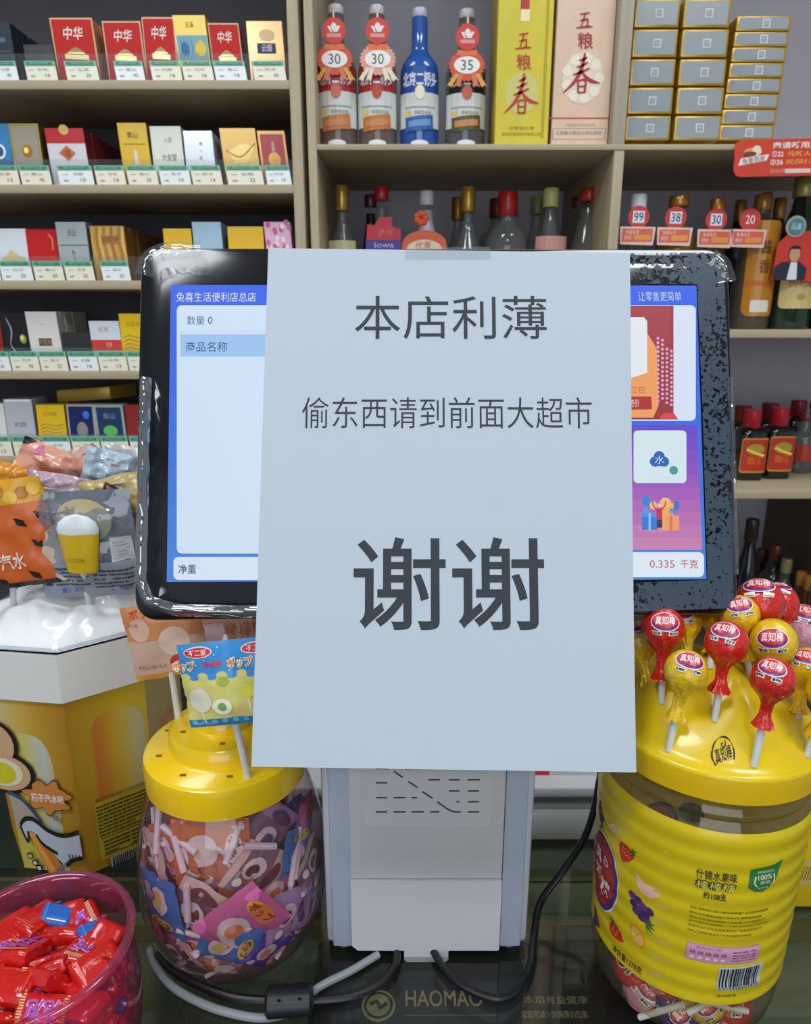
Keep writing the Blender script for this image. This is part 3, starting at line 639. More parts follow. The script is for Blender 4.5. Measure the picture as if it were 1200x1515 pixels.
# silver gift cartons
def carton(x0, y0, x1, y1, Y, label, hue):
    a = PY(x0, (y0 + y1) / 2, Y).x; b = PY(x1, (y0 + y1) / 2, Y).x; z1 = PY(x0, y0, Y).z; z0 = PY(x0, y1, Y).z
    t = thing('cigarette_carton', label, 'carton', ((a + b) / 2, Y + .1, z0), 'silver cartons stacked on the upper shelf')
    MB().box(a, b, Y, Y + .22, z0 + .0003, z1 - .0003, mat('#c09a3c', .3, .4)).build('box', t, bevel=.0015)
    F = Flat().unit(a, z0, b - a, z1 - z0); tall = y1 - y0 > 30
    F.rrect(.04, .1 if tall else .16, .95, .92 if tall else .88, .003, mat(hue, .3, .1)); k = (b - a) / (z1 - z0)
    s = .085 if tall else .07; F.rect(.54 - s, .5 - s * k, .54 + s, .5 + s * k, mat('#dfe4e6'), 1); F.rect(.54 - s * .75, .5 - s * k * .75, .54 + s * .75, .5 + s * k * .75, mat(hue), 2)
    F.text('利', .54 - s * .5, .5 - s * k * .5, .54 + s * .5, .5 + s * k * .5, mat('#c8ccd0'), 3)
    F.build('print', t, wall_map(Y), eps=.0003)
ho = ['topmost', 'second from the top', 'middle', 'second from the bottom', 'bottom']
ys = [(-2, 41), (43, 85), (87, 127), (129, 169), (171, 208)]
for i, (y0, y1) in enumerate(ys):
    d = i * -3.5
    carton(940 + d, y0, 1006 + d, y1, 1.115, '%s silver carton with gold rim in the stack beside the divider' % ho[i], '#9aa3a6')
    carton(1012 + d, y0, 1081 + d, y1, 1.115, '%s silver carton with gold rim in the second stack from the divider' % ho[i], '#9da4a7')
h8 = ['topmost', 'second', 'third', 'fourth', 'fifth', 'sixth', 'seventh', 'bottom']
for i in range(8):
    y0 = 23.5 + i * 23; d = -3.6 * i
    carton(1090 + d, y0, 1171 + d, y0 + 22.8 if i < 7 else 208, 1.14, '%s thin silver carton in the stack of eight flat cartons' % h8[i], '#9aa3a8')
# middle compartment bottles, mostly hidden by the display
Ym = 1.20
bottle('clear bottle with tall gold cap beside the upright, cream label', 507, 275, Ym, ZM, 46, 'slim', cl2, '#b08a3a', .46, .17, None, lambda F: F.rect(.0, .40, 1, .62, mat('#d8d4a4', .5)), capm=mat('#b8903c', .3, .6))
bottle('dark bottle with red cap under the red hang tag', 565, 277, Ym, ZM, 46, 'cone', cl2, '#a81c20', .46, .09)
bottle('maroon capped bottle tucked behind the red hang tag', 549, 288, 1.29, ZM, 40, 'cone', mat('#2c1c22', .2), '#5c1420', .46, .09)
bottle('white bottle with white cap and orange flower', 631, 283, Ym, ZM, 60, 'slim', mat('#b4b6c4', .3), '#d4d2da', .34, .1)
bottle('clear bottle with tall gold cap in front of another gold cap', 692, 277, Ym, ZM, 46, 'slim', cl2, '#b08a3a', .46, .17, None, lambda F: F.rect(.0, .36, 1, .56, mat('#d8d2b8', .5)), capm=mat('#b8903c', .3, .6))
bottle('half hidden bottle with gold cap behind another gold cap', 677, 292, 1.30, ZM, 42, 'slim', cl2, '#a87c30', .46, .17, capm=mat('#9a742c', .35, .6))
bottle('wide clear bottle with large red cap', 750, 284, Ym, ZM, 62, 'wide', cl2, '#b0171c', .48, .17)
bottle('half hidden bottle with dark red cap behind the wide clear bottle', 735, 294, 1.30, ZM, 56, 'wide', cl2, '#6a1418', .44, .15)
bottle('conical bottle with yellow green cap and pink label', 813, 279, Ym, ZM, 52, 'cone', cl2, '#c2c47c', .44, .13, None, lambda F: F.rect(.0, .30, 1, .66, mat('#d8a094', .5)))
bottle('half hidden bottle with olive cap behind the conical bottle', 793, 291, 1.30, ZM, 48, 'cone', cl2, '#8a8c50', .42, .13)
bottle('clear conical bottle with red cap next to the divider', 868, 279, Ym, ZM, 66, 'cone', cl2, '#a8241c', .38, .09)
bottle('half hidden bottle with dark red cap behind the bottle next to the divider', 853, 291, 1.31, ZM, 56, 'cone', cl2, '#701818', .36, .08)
# hang tags in the middle compartment
P = PY(567, 347, 1.15); t = thing('hang_tag', 'red and purple hang tag on the red capped bottle', 'tag', P, 'hang tags on the middle bottles'); s = 26 * axial(P) / FPX
MB().plate([(-s, -.5 * s * 1.6), (s * .98, -.55 * s * 1.6), (s, .3 * s), (s * .5, .42 * s), (s * .5, .95 * s), (-.2 * s, .9 * s), (-s * .5, .5 * s), (-s * .9, .55 * s)], P, X_, Z_, -Y_, .001, mat('#c42c3c', .5)).build('card', t, smooth=False)
F = Flat(); F.rect(-s, -s * .84, s * .97, -.28 * s, mat('#4a3a90')); F.text('泸州', -.3 * s, -.1 * s, .5 * s, .3 * s, mat('#e87868'), 1); F.text('lowa', -.5 * s, -.7 * s, .6 * s, -.4 * s, mat('#c8bce0'), 1); F.build('print', t, plane_map(P, X_, Z_, -Y_))
P = PY(628, 350, 1.15); t = thing('hang_tag', 'orange and cream hang tag with a paper flower on the white bottle', 'tag', P, 'hang tags on the middle bottles'); s = 33 * axial(P) / FPX
MB().plate([(s * cos(radians(a)), s * .62 * sin(radians(a)) - .35 * s) for a in range(0, 181, 12)] + [(-s * 1.05, -.9 * s), (s * 1.05, -.9 * s)], P, X_, Z_, -Y_, .001, mat('#d8603a', .5)).build('card', t, smooth=False)
F = Flat(); F.ell(0, -.55 * s, .8 * s, .42 * s, mat('#ead6bc'), 0); F.text('优惠', -.4 * s, -.62 * s, .3 * s, -.2 * s, mat('#d0603c'), 1); F.build('print', t, plane_map(P, X_, Z_, -Y_))
mb = MB()
for i in range(7):
    q = 2 * pi * i / 7; c = P + Vector((-.15 * s + .2 * s * cos(q), -.003, .75 * s + .2 * s * sin(q)))
    mb.lathe([(0.0001, -.16 * s), (.12 * s, -.1 * s), (.16 * s, 0), (.12 * s, .1 * s), (.0001, .16 * s)], c.x, c.y, c.z, mat('#dc6038', .6), 8)
tag(mb.build('flower', t), 'crumpled orange paper flower')
# right compartment
bottle('bottle with white cap and red 99 badge next to the divider', 941, 288, 1.17, ZM, 46, 'cone', cl2, '#e6e8ee', .5, .12)
bottle('bottle with broad gold cap and red 38 badge', 1000, 290, 1.17, ZM, 56, 'wide', mat('#a07a34', .25, .3), '#b8863a', .5, .08, capm=mat('#b07c34', .3, .6))
bottle('amber bottle with gold cap and 30 badge', 1057, 294, 1.17, ZM, 50, 'cone', mat('#7a4c1c', .15, coat=.5), '#b8863a', .44, .13, capm=mat('#b8803a', .3, .6))
def d_am(F):
    F.rrect(.03, .10, .97, .8, .012, mat('#b87818', .25)); F.text('酱', .36, .56, .64, .66, mat('#6a3c10'), 1, off=.01); F.text('香', .36, .42, .64, .52, mat('#6a3c10'), 1, off=.01)
    F.rect(.05, .33, .95, .36, mat('#c05a1c'), 1); F.rrect(.25, .13, .75, .22, .003, mat('#dcd8c8'), 1)
bottle('amber flask bottle with square shoulders and red 20 badge', 1112, 288, 1.16, ZM, 54, 'flask', clear('#d8dad4', 1.3, .05, .2, '#9a9484'), '#b8863a', .46, .12, None, d_am, capm=mat('#9a6c30', .3, .5), pyref=440)
for px, yt, w_ in ((1090, 296, 40), (1148, 293, 44), (1128, 285, 40)):
    bottle('dark bottle with gold foil neck behind the flask, %s' % {1090: 'towards the divider', 1148: 'between flask and green bottle', 1128: 'directly behind it'}[px], px, yt, 1.27, ZM, w_, 'champ', mat('#1c1714', .15), '#a07838', .4, .16, capm=mat('#a87c38', .3, .6))
def d_bk(F): F.rrect(.02, .14, .98, .58, .008, mat('#cdb878', .5)); F.text('人参', .3, .42, .7, .5, mat('#8a744c'), 1); F.text('枸杞酒', .2, .28, .8, .34, mat('#8a744c'), 1); F.ell(.5, .22, .1, .02, mat('#a89060'), 1)
bottle('dark green bottle with pale gold neck foil behind the red man tag', 1168, 262, 1.16, ZM, 62, 'champ', mat('#0f2c1a', .1, coat=.8), '#b4a860', .46, .13, None, d_bk, capm=mat('#a89a58', .35, .5), pyref=440)
bottle('black bottle with cream label at the right edge of the photo', 1232, 262, 1.16, ZM, 62, 'champ', mat('#12161a', .1, coat=.8), '#b4a860', .46, .13, None, d_bk, capm=mat('#a89a58', .35, .5), pyref=440)
for nm, px, py, num in (('red disc price badge with pink card next to the divider', 945, 321, '99'), ('red disc price badge with pink card on the broad gold cap', 1000, 322, '38'), ('red disc price badge with pink card, second from the amber flask', 1060, 325, '30'), ('solid red price badge with pink card on the amber flask', 1110, 325, '20')):
    P = PY(px, py, 1.125); badge(nm, P.x, P.y, P.z, 16.5 * axial(P) / FPX, num, 'card')
# red man tag and round blue tag
P = PY(1178, 335, 1.118); s = 15 * axial(P) / FPX
t = thing('hang_tag', 'red hang tag with a photo of a man in a dark suit', 'tag', P)
MB().plate([(s * cos(2 * pi * i / 24), s * sin(2 * pi * i / 24)) for i in range(24)], P, X_, Z_, -Y_, .001, mat('#b0a8a0', .4)).build('disc', t, smooth=False)
Q = P + Vector((.01, .0015, 0)); C = [(-2.4 * s, -5 * s), (2.6 * s, -5.2 * s), (2.6 * s, -1.4 * s), (1 * s, -.4 * s), (-1 * s, -.4 * s), (-2.2 * s, -1.6 * s)]
MB().plate(C, Q, X_, Z_, -Y_, .001, mat('#cf3a2c', .45)).build('card', t, smooth=False)
F = Flat(); F.ell(0, 0, .75 * s, .75 * s, mat('#4f8a94'), 9); F.text('品鉴', -.5 * s, -.3 * s, .5 * s, .3 * s, mat('#d8ecec'), 10)
F.unit(Q.x - P.x, -Q.z + Q.z, 1, 1)
F.poly([(-2.3 * s, -5 * s), (.9 * s, -5 * s), (.95 * s, -3.9 * s), (.2 * s, -3.3 * s), (-1.6 * s, -3.3 * s), (-2.3 * s, -3.8 * s)], mat('#1e2430'), 1)
F.poly([(-.95 * s, -5 * s), (.05 * s, -5 * s), (-.1 * s, -3.35 * s), (-.75 * s, -3.35 * s)], mat('#dfe2ea'), 2)
F.ell(-.45 * s, -2.6 * s, .52 * s, .72 * s, mat('#c89a80'), 3); F.ell(-.45 * s, -2.1 * s, .56 * s, .34 * s, mat('#231c1a'), 4, 16, 0, pi)
F.text('买', 1.4 * s, -2.4 * s, 2.1 * s, -1.8 * s, mat('#f4d8c8'), 2); F.text('酒', 1.4 * s, -3.2 * s, 2.1 * s, -2.6 * s, mat('#f4d8c8'), 2); F.text('送', 1.4 * s, -4 * s, 2.1 * s, -3.4 * s, mat('#f4d8c8'), 2); F.text('礼', 1.4 * s, -4.8 * s, 2.1 * s, -4.2 * s, mat('#f4d8c8'), 2)
F.build('print', t, plane_map(P, X_, Z_, -Y_), eps=.0002)
# red promotion sign clipped on the shelf edge
O = PY(1085, 262, 1.075); O2 = PY(1275, 250, 1.075); U = (O2 - O); wv = U.length; U = U / wv; V = Vector((-.06, 0, 1)).normalized(); hh = PY(1085, 207, 1.075).z - O.z
U = Vector((1, 0, 0.02)).normalized()
t = thing('shelf_sign', 'red rounded promotion sign clipped to the upper shelf edge', 'sign', O + U * wv / 2)
F0 = Flat().rrect(0, 0, wv, hh, .010, RED); MB().plate(F0.it[0][0], O, U, V, -Y_, .002, mat('#d2412f', .4)).build('board', t, smooth=False)
F = Flat().unit(0, 0, wv, hh); wt = mat('#f4e6da'); yl = mat('#f4b04a')
F.poly([(.03, .3), (.25, .42), (.27, .6), (.05, .5)], wt, 1); F.text('兔喜到家', .06, .37, .24, .53, mat('#7a6a68'), 2, rot=.12); F.ell(.14, .66, .07, .12, mat('#e8a060'), 1); F.ell(.17, .7, .035, .14, mat('#f0dcc0'), 2); F.ell(.12, .62, .05, .06, mat('#7a3a28'), 3)
F.text('邀请新用户立享2重礼', .29, .74, .98, .92, wt, 1, off=.02); F.text('①22', .29, .52, .38, .68, wt, 1, off=.02); F.text('元新人红包', .41, .53, .72, .67, yl, 1, off=.02)
F.text('②26', .28, .3, .38, .46, wt, 1, off=.02); F.text('元超值专享优惠', .4, .31, .9, .45, yl, 1, off=.02); F.text('活动以页面为准', .28, .08, .5, .2, mat('#e8b0a0'), 1); F.rect(.4, .07, .6, .19, mat('#f0c8b8'), 2)
F.build('print', t, plane_map(O, U, V, -Y_))
P = PY(1100, 218, 1.078); 
# lower right shelf: black bottles with red caps, small bottles behind
sqf = lambda a: 1.0 / max(abs(cos(a)) ** 6 + abs(sin(a)) ** 6, 1e-6) ** (1 / 6)
def d_bt(F): F.rrect(.06, .12, .94, .62, .004, mat('#d8a03c', .3, .3)); F.rrect(.1, .145, .9, .60, .003, mat('#b63018', .4), 1); F.ell(.5, .46, .3, .08, mat('#a8902c'), 2); F.brush([(.22, .46), (.5, .41), (.8, .37)], .004, mat('#f0d24a'), 3); F.text('劲酒', .25, .24, .75, .36, mat('#e4702c'), 2, off=.02)
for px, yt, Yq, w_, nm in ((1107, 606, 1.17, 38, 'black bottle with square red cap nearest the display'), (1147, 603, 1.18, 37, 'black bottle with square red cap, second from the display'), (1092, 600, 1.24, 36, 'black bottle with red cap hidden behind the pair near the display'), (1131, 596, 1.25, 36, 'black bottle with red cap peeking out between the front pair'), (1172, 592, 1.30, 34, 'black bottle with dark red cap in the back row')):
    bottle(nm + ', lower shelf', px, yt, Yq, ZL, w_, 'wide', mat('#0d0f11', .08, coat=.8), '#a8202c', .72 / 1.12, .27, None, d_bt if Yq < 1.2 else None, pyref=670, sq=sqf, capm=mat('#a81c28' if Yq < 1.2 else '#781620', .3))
for i, (px, yt, Yq) in enumerate(((1186, 612, 1.22), (1210, 614, 1.22), (1196, 594, 1.32), (1222, 600, 1.30))):
    bottle(['small clear bottle with brown cap beside the black bottles', 'small clear bottle with red label at the picture edge', 'small bottle with maroon cap in the back row', 'second small bottle with maroon cap in the back row'][i] + ', lower shelf', px, yt, Yq, ZL, 34, 'erguo', cl2, '#5e2a20', .46, .12, None, lambda F: F.rect(0, .22, 1, .5, mat('#a83428', .5)), pyref=670)
# lowest visible compartment, standing on the board below
ZX = .80
MB().box(XL(468), XR, 1.12, YB, ZX - .016, ZX, wood('#6b604e')).build('shelf_board', ru)
row = [(1102, 768, 1.22, 40, '#15161c', '#2c211c', 'champ', 'tall black bottle with orange label'), (1122, 812, 1.33, 36, '#2e2a28', '#5a3a22', 'cone', 'dark bottle with brown cap'), (1142, 806, 1.28, 36, '#3a3c38', '#6a3c28', 'wide', 'dark bottle with copper cap'),
       (1160, 826, 1.24, 34, '#4c4e4a', '#8a8658', 'wide', 'grey bottle with olive cap'), (1178, 822, 1.36, 30, '#4a3020', '#7a4a24', 'erguo', 'small amber bottle, first of the deep row'), (1190, 830, 1.31, 30, '#4a3020', '#8a5224', 'erguo', 'small amber bottle, second of the deep row'),
       (1200, 836, 1.26, 30, '#553420', '#965a26', 'erguo', 'small amber bottle, third of the deep row')]
for px, yt, Yq, w_, g_, c_, st, nm in row:
    bottle(nm + ' below the lower shelf', px, yt, Yq, ZX, w_, st, mat(g_, .15, coat=.5), c_, .46, .14, None, (lambda F: F.rect(.0, .2, 1, .48, mat('#8c3c24', .5))), pyref=860)
for i, (px, yt, Yq) in enumerate(((1183, 846, 1.21), (1196, 852, 1.18), (1212, 858, 1.15))):
    bottle(['small amber bottle nearest the dark divider, fourth of the deep row', 'small amber bottle at the photo edge, fifth of the deep row', 'small amber bottle just outside the photo edge, last of the deep row'][i], px, yt, Yq, ZX, 30, 'erguo', mat('#5a3420', .15, coat=.5), '#a8702c', .46, .14, None, (lambda F: F.rect(.0, .2, 1, .48, mat('#a04428', .5))), pyref=870)
# ================================================================ glass counter
YE = .478
ct = thing('glass_counter', 'glass topped display counter with a metal rear edge', 'counter', (0, .2, 0))
MB().box(-.75, .75, -.25, YE, ZC - .008, ZC, clear('#e6eae6', 1.2, .02, .03, '#7c7e76')).build('glass_top', ct)
MB().box(-.75, -.14, YE + .0005, .68, ZC - .02, ZC, mat('#1c2a24', .25)).build('side_top', ct)
MB().box(-.75, .75, YE - .004, YE + .0002, ZC - .022, ZC - .0085, mat('#9c9468', .3, .5)).build('rear_edge', ct)
MB().box(-.75, .75, -.25, YE - .005, ZC - .135, ZC - .125, mat('#35352f', .5)).build('inner_shelf', ct)
MB().box(-.75, .75, YE - .045, YE - .035, ZC - .12, ZC - .009, mat('#7c8a72', .5)).build('rear_panel', ct)
MB().box(-.75, .75, .4305, .436, ZC - .022, ZC - .0085, mat('#a39a66', .3, .5)).build('metal_strip', ct)
MB().box(-.75, .75, -.25, YE, 0, ZC - .20, mat('#3a3c38', .5)).build('base', ct)
MB().box(-.14, .75, .437, .473, ZC - .018, ZC - .0095, mat('#8f9a80', .5)).build('rear_ledge', ct)
# black carton lying under the glass with gold lettering
g0 = PZ(500, 1506, ZC - .022); g1 = PZ(880, 1395, ZC - .022)
t = thing('black_carton', 'black carton with gold lettering and round seal lying under the counter glass', 'carton', ((g0.x + g1.x) / 2, (g0.y + g1.y) / 2 - .03, ZC - .125))
MB().box(g0.x - .02, g1.x + .03, g0.y - .05, .429, ZC - .124, ZC - .022, mat('#121313', .35)).build('box', t, bevel=.002)
gm = lambda u, v, h: Vector((u, v, ZC - .022 + h))
G = lambda x, y: tuple(PZ(x, y, ZC - .022).xy)
F = Flat(); gd = mat('#c9a870', .5); c = G(560, 1488); e = G(585, 1488)[0] - c[0]
F.ell(*c, e, e, mat('#a8a468', .5), 0, 32); F.ell(*c, e * .85, e * .85, mat('#16170f', .4), 1, 32); F.ell(*c, e * .7, e * .7, mat('#a8a468', .5), 2, 32)
F.brush([(c[0] - e * .5, c[1] + .0), (c[0] - e * .1, c[1] + e * .2), (c[0] + e * .1, c[1] - e * .15), (c[0] + e * .5, c[1] + e * .1)], e * .25, mat('#2a2a1c'), 3)
F.text('HAOMAO', *G(600, 1490), G(712, 1466)[0], G(712, 1466)[1], gd, 1, off=.008, res=4); F.rect(*G(596, 1504), G(735, 1502)[0], G(596, 1502)[1], mat('#6a5c3c'), 1)
F.text('本烟有益健康', *G(776, 1486), G(868, 1476)[0], G(868, 1474)[1], mat('#b8a880', .5), 1); F.text('戒烟可减少对健康的危害', *G(772, 1507), G(868, 1496)[0], G(868, 1496)[1], mat('#b8a880', .5), 1)
F.build('print', t, gm)
t = thing('silver_carton', 'dull olive carton lying under the glass in front of the round candy jar', 'carton', (-.15, .27, ZC - .125))
MB().box(-.21, -.085, .16, .37, ZC - .124, ZC - .06, mat('#5c5a40', .5)).build('box', t, bevel=.002)
MB().box(-.125, -.115, .162, .368, ZC - .0605, ZC - .0595, mat('#77745a', .4)).build('band', t)
# yellow gift box under the glass, right
bY = .438
t = thing('gift_box', 'yellow gift box with a small gold emblem standing behind the tall lollipop jar', 'box', (.37, .458, ZC))
bz = PY(1190, 1216, bY).z
MB().box(.268, .47, bY, YE - .001, ZC + .0004, bz, mat('#dfbc18', .4)).build('body', t, bevel=.002)
F = Flat(); q = PY(1194, 1291, bY); F.rrect(q.x - .010, q.z - .011, q.x + .010, q.z + .011, .003, mat('#d2b088', .4)); F.rrect(q.x - .008, q.z - .009, q.x + .008, q.z + .009, .002, mat('#ecd070', .3, .3), 1)
for i in range(6): F.brush([(q.x - .006 + .002 * i, q.z - .006), (q.x - .005 + .002 * i, q.z), (q.x - .007 + .002 * i, q.z + .006)], .0008, mat('#a8842c', .4), 2)
F.build('print', t, wall_map(bY))
t = thing('gift_box', 'flat orange yellow box lying on top of the yellow gift box', 'box', (.37, .458, bz))
MB().box(.268, .47, bY + .010, YE, bz + .0004, bz + .006, mat('#8c8c84', .5)).build('tray', t, bevel=.001)
MB().box(.272, .466, bY + .012, YE - .002, bz + .0062, bz + .045, mat('#d8b048', .4)).build('body', t, bevel=.002)

# ================================================================ terminal with display
OM = CAM + Vector((.023, .389, -.106)); TL = radians(20)
T_ = Vector((0, sin(TL), cos(TL))); N_ = Vector((0, -cos(TL), sin(TL)))
def mp(px, py, d=0.0):
    p = PP(px, py, OM + N_ * d, N_) - OM; return (p.x, p.dot(T_))
MD = -.004
cs = [mp(208, 366, MD), mp(1078, 368, MD), mp(1093, 909, MD), mp(198, 918, MD)]
print('MONITOR', cs)
ter = thing('pos_terminal', 'black edged checkout display on a pale grey terminal body with vent slots', 'checkout display', (.023, .44, ZC))
def rr_out(c4, r, n=7):
    out = []
    for i in range(4):
        p = Vector(c4[i]); a = (Vector(c4[i - 1]) - p).normalized(); b = (Vector(c4[(i + 1) % 4]) - p).normalized()
        for k in range(n + 1):
            t = k / n * pi / 2; out.append(tuple(p + a * r * (1 - sin(t)) + b * r * (1 - cos(t))))
    return out
om = OM + N_ * MD
O1 = rr_out(cs, .013)
mb = MB(); n = len(O1); c0 = Vector((sum(p[0] for p in O1) / n, sum(p[1] for p in O1) / n))
def ring(sc, d): return [om + X_ * (c0.x + (p[0] - c0.x) * (1 - sc / .18)) + T_ * (c0.y + (p[1] - c0.y) * (1 - sc / .11)) - N_ * d for p in O1]
rings = [ring(.0012, 0), ring(0, .0015), ring(0, .012), ring(.004, .017), ring(.03, .024)]
blk = mat('#0b0e12', .12, coat=.5)
mb.add(rings[0], [tuple(range(n))], blk)
for i in range(4): mb.add(rings[i] + rings[i + 1], [(k, k + n, (k + 1) % n + n, (k + 1) % n) for k in range(n)], blk)
mb.add(rings[4], [tuple(range(n))[::-1]], blk)
mb.build('display_housing', ter, ang=50, weld=True)
mmap = lambda u, v, h: om + X_ * u + T_ * v + N_ * h
s4 = [mp(253, 422, MD), mp(1030, 423, MD), mp(1045, 857, MD), mp(247, 861, MD)]
def ss(px, py): return mp(px, py, MD)
scr = MB()
NS = 8
FL = {}
def E_(h, k=.9): return mat(h, .3, emit=k)
for i in range(NS):
    a = i / NS; b = (i + 1) / NS
    L = lambda p, q, t: (p[0] + (q[0] - p[0]) * t, p[1] + (q[1] - p[1]) * t)
    q = [L(s4[0], s4[3], a), L(s4[1], s4[2], a), L(s4[1], s4[2], b), L(s4[0], s4[3], b)]
    colr = '#%02x%02x%02x' % tuple(int(x * (1 - a) + y * a) for x, y in zip((32, 92, 238), (74, 138, 214)))
    scr.add([mmap(u, v, .0004) for u, v in q], [(0, 3, 2, 1)], E_(colr))
scr_o = scr.build('screen', ter, smooth=False)
def use(n):
    global F
    F = FL.setdefault(n, Flat())
use('sales_panel')
def quad(x0, y0, x1, y1, m, L=1, r=0.0):
    a = [ss(x0, y1), ss(x1, y1), ss(x1, y0), ss(x0, y0)]
    if r: F.poly(rr_out(a[::-1], r, 5)[::-1], m, L)
    else: F.poly(a, m, L)
quad(262, 452, 560, 819, E_('#d3e6fb'), 1, .003); use('weight_panel'); quad(257, 824, 560, 858, E_('#d9e8fa'), 1, .003)
use('sales_panel'); quad(267, 495, 560, 528, E_('#9cc6f4'), 2); quad(266, 491, 560, 492, E_('#b8d2ee'), 2)
tx = E_('#35568c', .8)
def tt(s, x0, y0, x1, y1, m, L=3, off=0.0): a = ss(x0, y1); b = ss(x1, y0); F.text(s, a[0], a[1], b[0], b[1], m, L, off=off, res=3)
use('title_text'); tt('兔喜生活便利店总店', 261, 433, 379, 447, E_('#dfe9ff')); use('sales_panel'); tt('数量', 277, 468, 303, 481, tx); tt('0', 308, 469, 315, 480, tx); tt('商品名称', 275, 506, 337, 521, tx, off=.005); use('weight_text'); tt('净重', 264, 835, 291, 849, tx, off=.01)
use('slogan_text'); tt('让零售更简单', 944, 432, 1007, 446, E_('#c3d4f8'))
use('promotion_panel'); quad(900, 452, 1029, 623, E_('#dce6fb'), 1, .003)
quad(900, 453, 996, 621, E_('#9c2c3c'), 2); quad(900, 453, 992, 520, E_('#a5323f'), 3)
F.poly([ss(900, 488), ss(955, 490), ss(971, 516), ss(974, 600), ss(966, 618), ss(900, 618)][::-1], E_('#f2a25e'), 4)
F.poly([ss(900, 470), ss(952, 470), ss(957, 476), ss(957, 552), ss(920, 564), ss(900, 568)][::-1], E_('#e8eef4'), 5)
tt('红包', 931, 572, 954, 582, E_('#c84a3c'), 6); F.poly([ss(900, 587), ss(963, 587), ss(964, 606), ss(900, 607)][::-1], E_('#b2261f'), 6); tt('特价', 930, 591, 945, 603, E_('#f2dce0'), 7)
for c_ in range(4):
    for r_ in range(15 - c_ % 2):
        x = 973 + c_ * 6.6; y = 501 + r_ * 6.6 + (c_ * 3) + (10 if c_ > 1 else 0)
        if y < 608 - (4 - c_) * 3: p = ss(x, y); F.ell(p[0], p[1], .0009, .0009, E_('#dcaaca'), 4, 8)
F.poly([ss(975, 621), ss(980, 612), ss(996, 611), ss(1003, 621)][::-1], E_('#e0404c'), 4)
use('gift_panel')
for i in range(10):
    f = i / 10; y = 629 + 184 * f; y2 = 629 + 184 * (f + .1)
    col1 = [(104, 72, 206), (148, 84, 196), (186, 110, 186), (206, 140, 180)]
    g = f * 3; k = min(2, int(g)); g -= k; cc = [int(col1[k][j] * (1 - g) + col1[k + 1][j] * g) for j in range(3)]
    x1 = 1031 + 8 * f
    quad(900, y, x1, y2 + .6, E_('#%02x%02x%02x' % tuple(cc)), 1)
quad(937, 637, 1015, 715, E_('#d8ecf4'), 3, .0025)
p = ss(975, 680); e = ss(988, 680)[0] - p[0]
for dx, dy, r in ((0, .35, .62), (-.5, -.25, .6), (.5, -.25, .6), (0, -.1, .7)): F.ell(p[0] + dx * e, p[1] + dy * e, r * e, r * e, E_('#2a66b8'), 5, 20)
tt('水', 968, 674, 982, 687, E_('#d0e4f8'), 7)
p = ss(996, 696); F.ell(p[0], p[1], e * .5, e * .5, E_('#4a9c9c'), 5, 16)
# gift illustration
il = lambda x, y: ss(x, y)
def ie(x, y, rx, ry, c_, L=4): p = il(x, y); k = ss(x + 10, y)[0] - p[0]; F.ell(p[0], p[1], rx * k / 10, ry * k / 10, E_(c_), L, 16)
ie(973, 781, 30, 6, '#d88aa0', 3); ie(956, 742, 6, 9, '#3a86d8'); ie(955, 755, 4, 5, '#5aa2e4', 5); ie(984, 739, 4, 5, '#3a6ac0'); ie(1000, 748, 5, 7, '#4a74c4'); ie(994, 757, 5, 5, '#5a84cc', 5); ie(966, 748, 6, 6, '#f0c07a', 4)
quad(949, 764, 972, 784, E_('#2f7fd8'), 5); quad(947, 759, 974, 765, E_('#4a98e6'), 6); quad(959, 759, 962, 784, E_('#9ac8f0'), 7)
quad(979, 744, 996, 784, E_('#f2b060'), 5); quad(983, 763, 1004, 785, E_('#f0a070'), 6); quad(990, 763, 994, 785, E_('#e07850'), 7); ie(984, 744, 8, 8, '#f6bc74', 5)
ie(975, 748, 3, 3.5, '#f0c8b0', 8); F.poly([ss(970, 753), ss(979, 753), ss(979, 769), ss(971, 769)][::-1], E_('#c8304a'), 8); F.poly([ss(971, 769), ss(979, 769), ss(979, 781), ss(971, 781)][::-1], E_('#3a2c60'), 8)
F.brush([ss(971, 755), ss(966, 748), ss(965, 742)], .0007, E_('#c8304a'), 8); F.brush([ss(978, 755), ss(983, 748), ss(984, 742)], .0007, E_('#c8304a'), 8)
use('weight_value_panel'); quad(900, 817, 1041, 854, E_('#e2eefb'), 2, .003); tt('0.335', 961, 829, 997, 840, E_('#c85a68'), 4); tt('千克', 1006, 828, 1032, 841, E_('#c85a68'), 4, off=.01)
for nme, F in FL.items():
    so = F.build(nme, ter, lambda u, v, h: mmap(u, v, h + .0004), eps=.00006); so.parent = scr_o

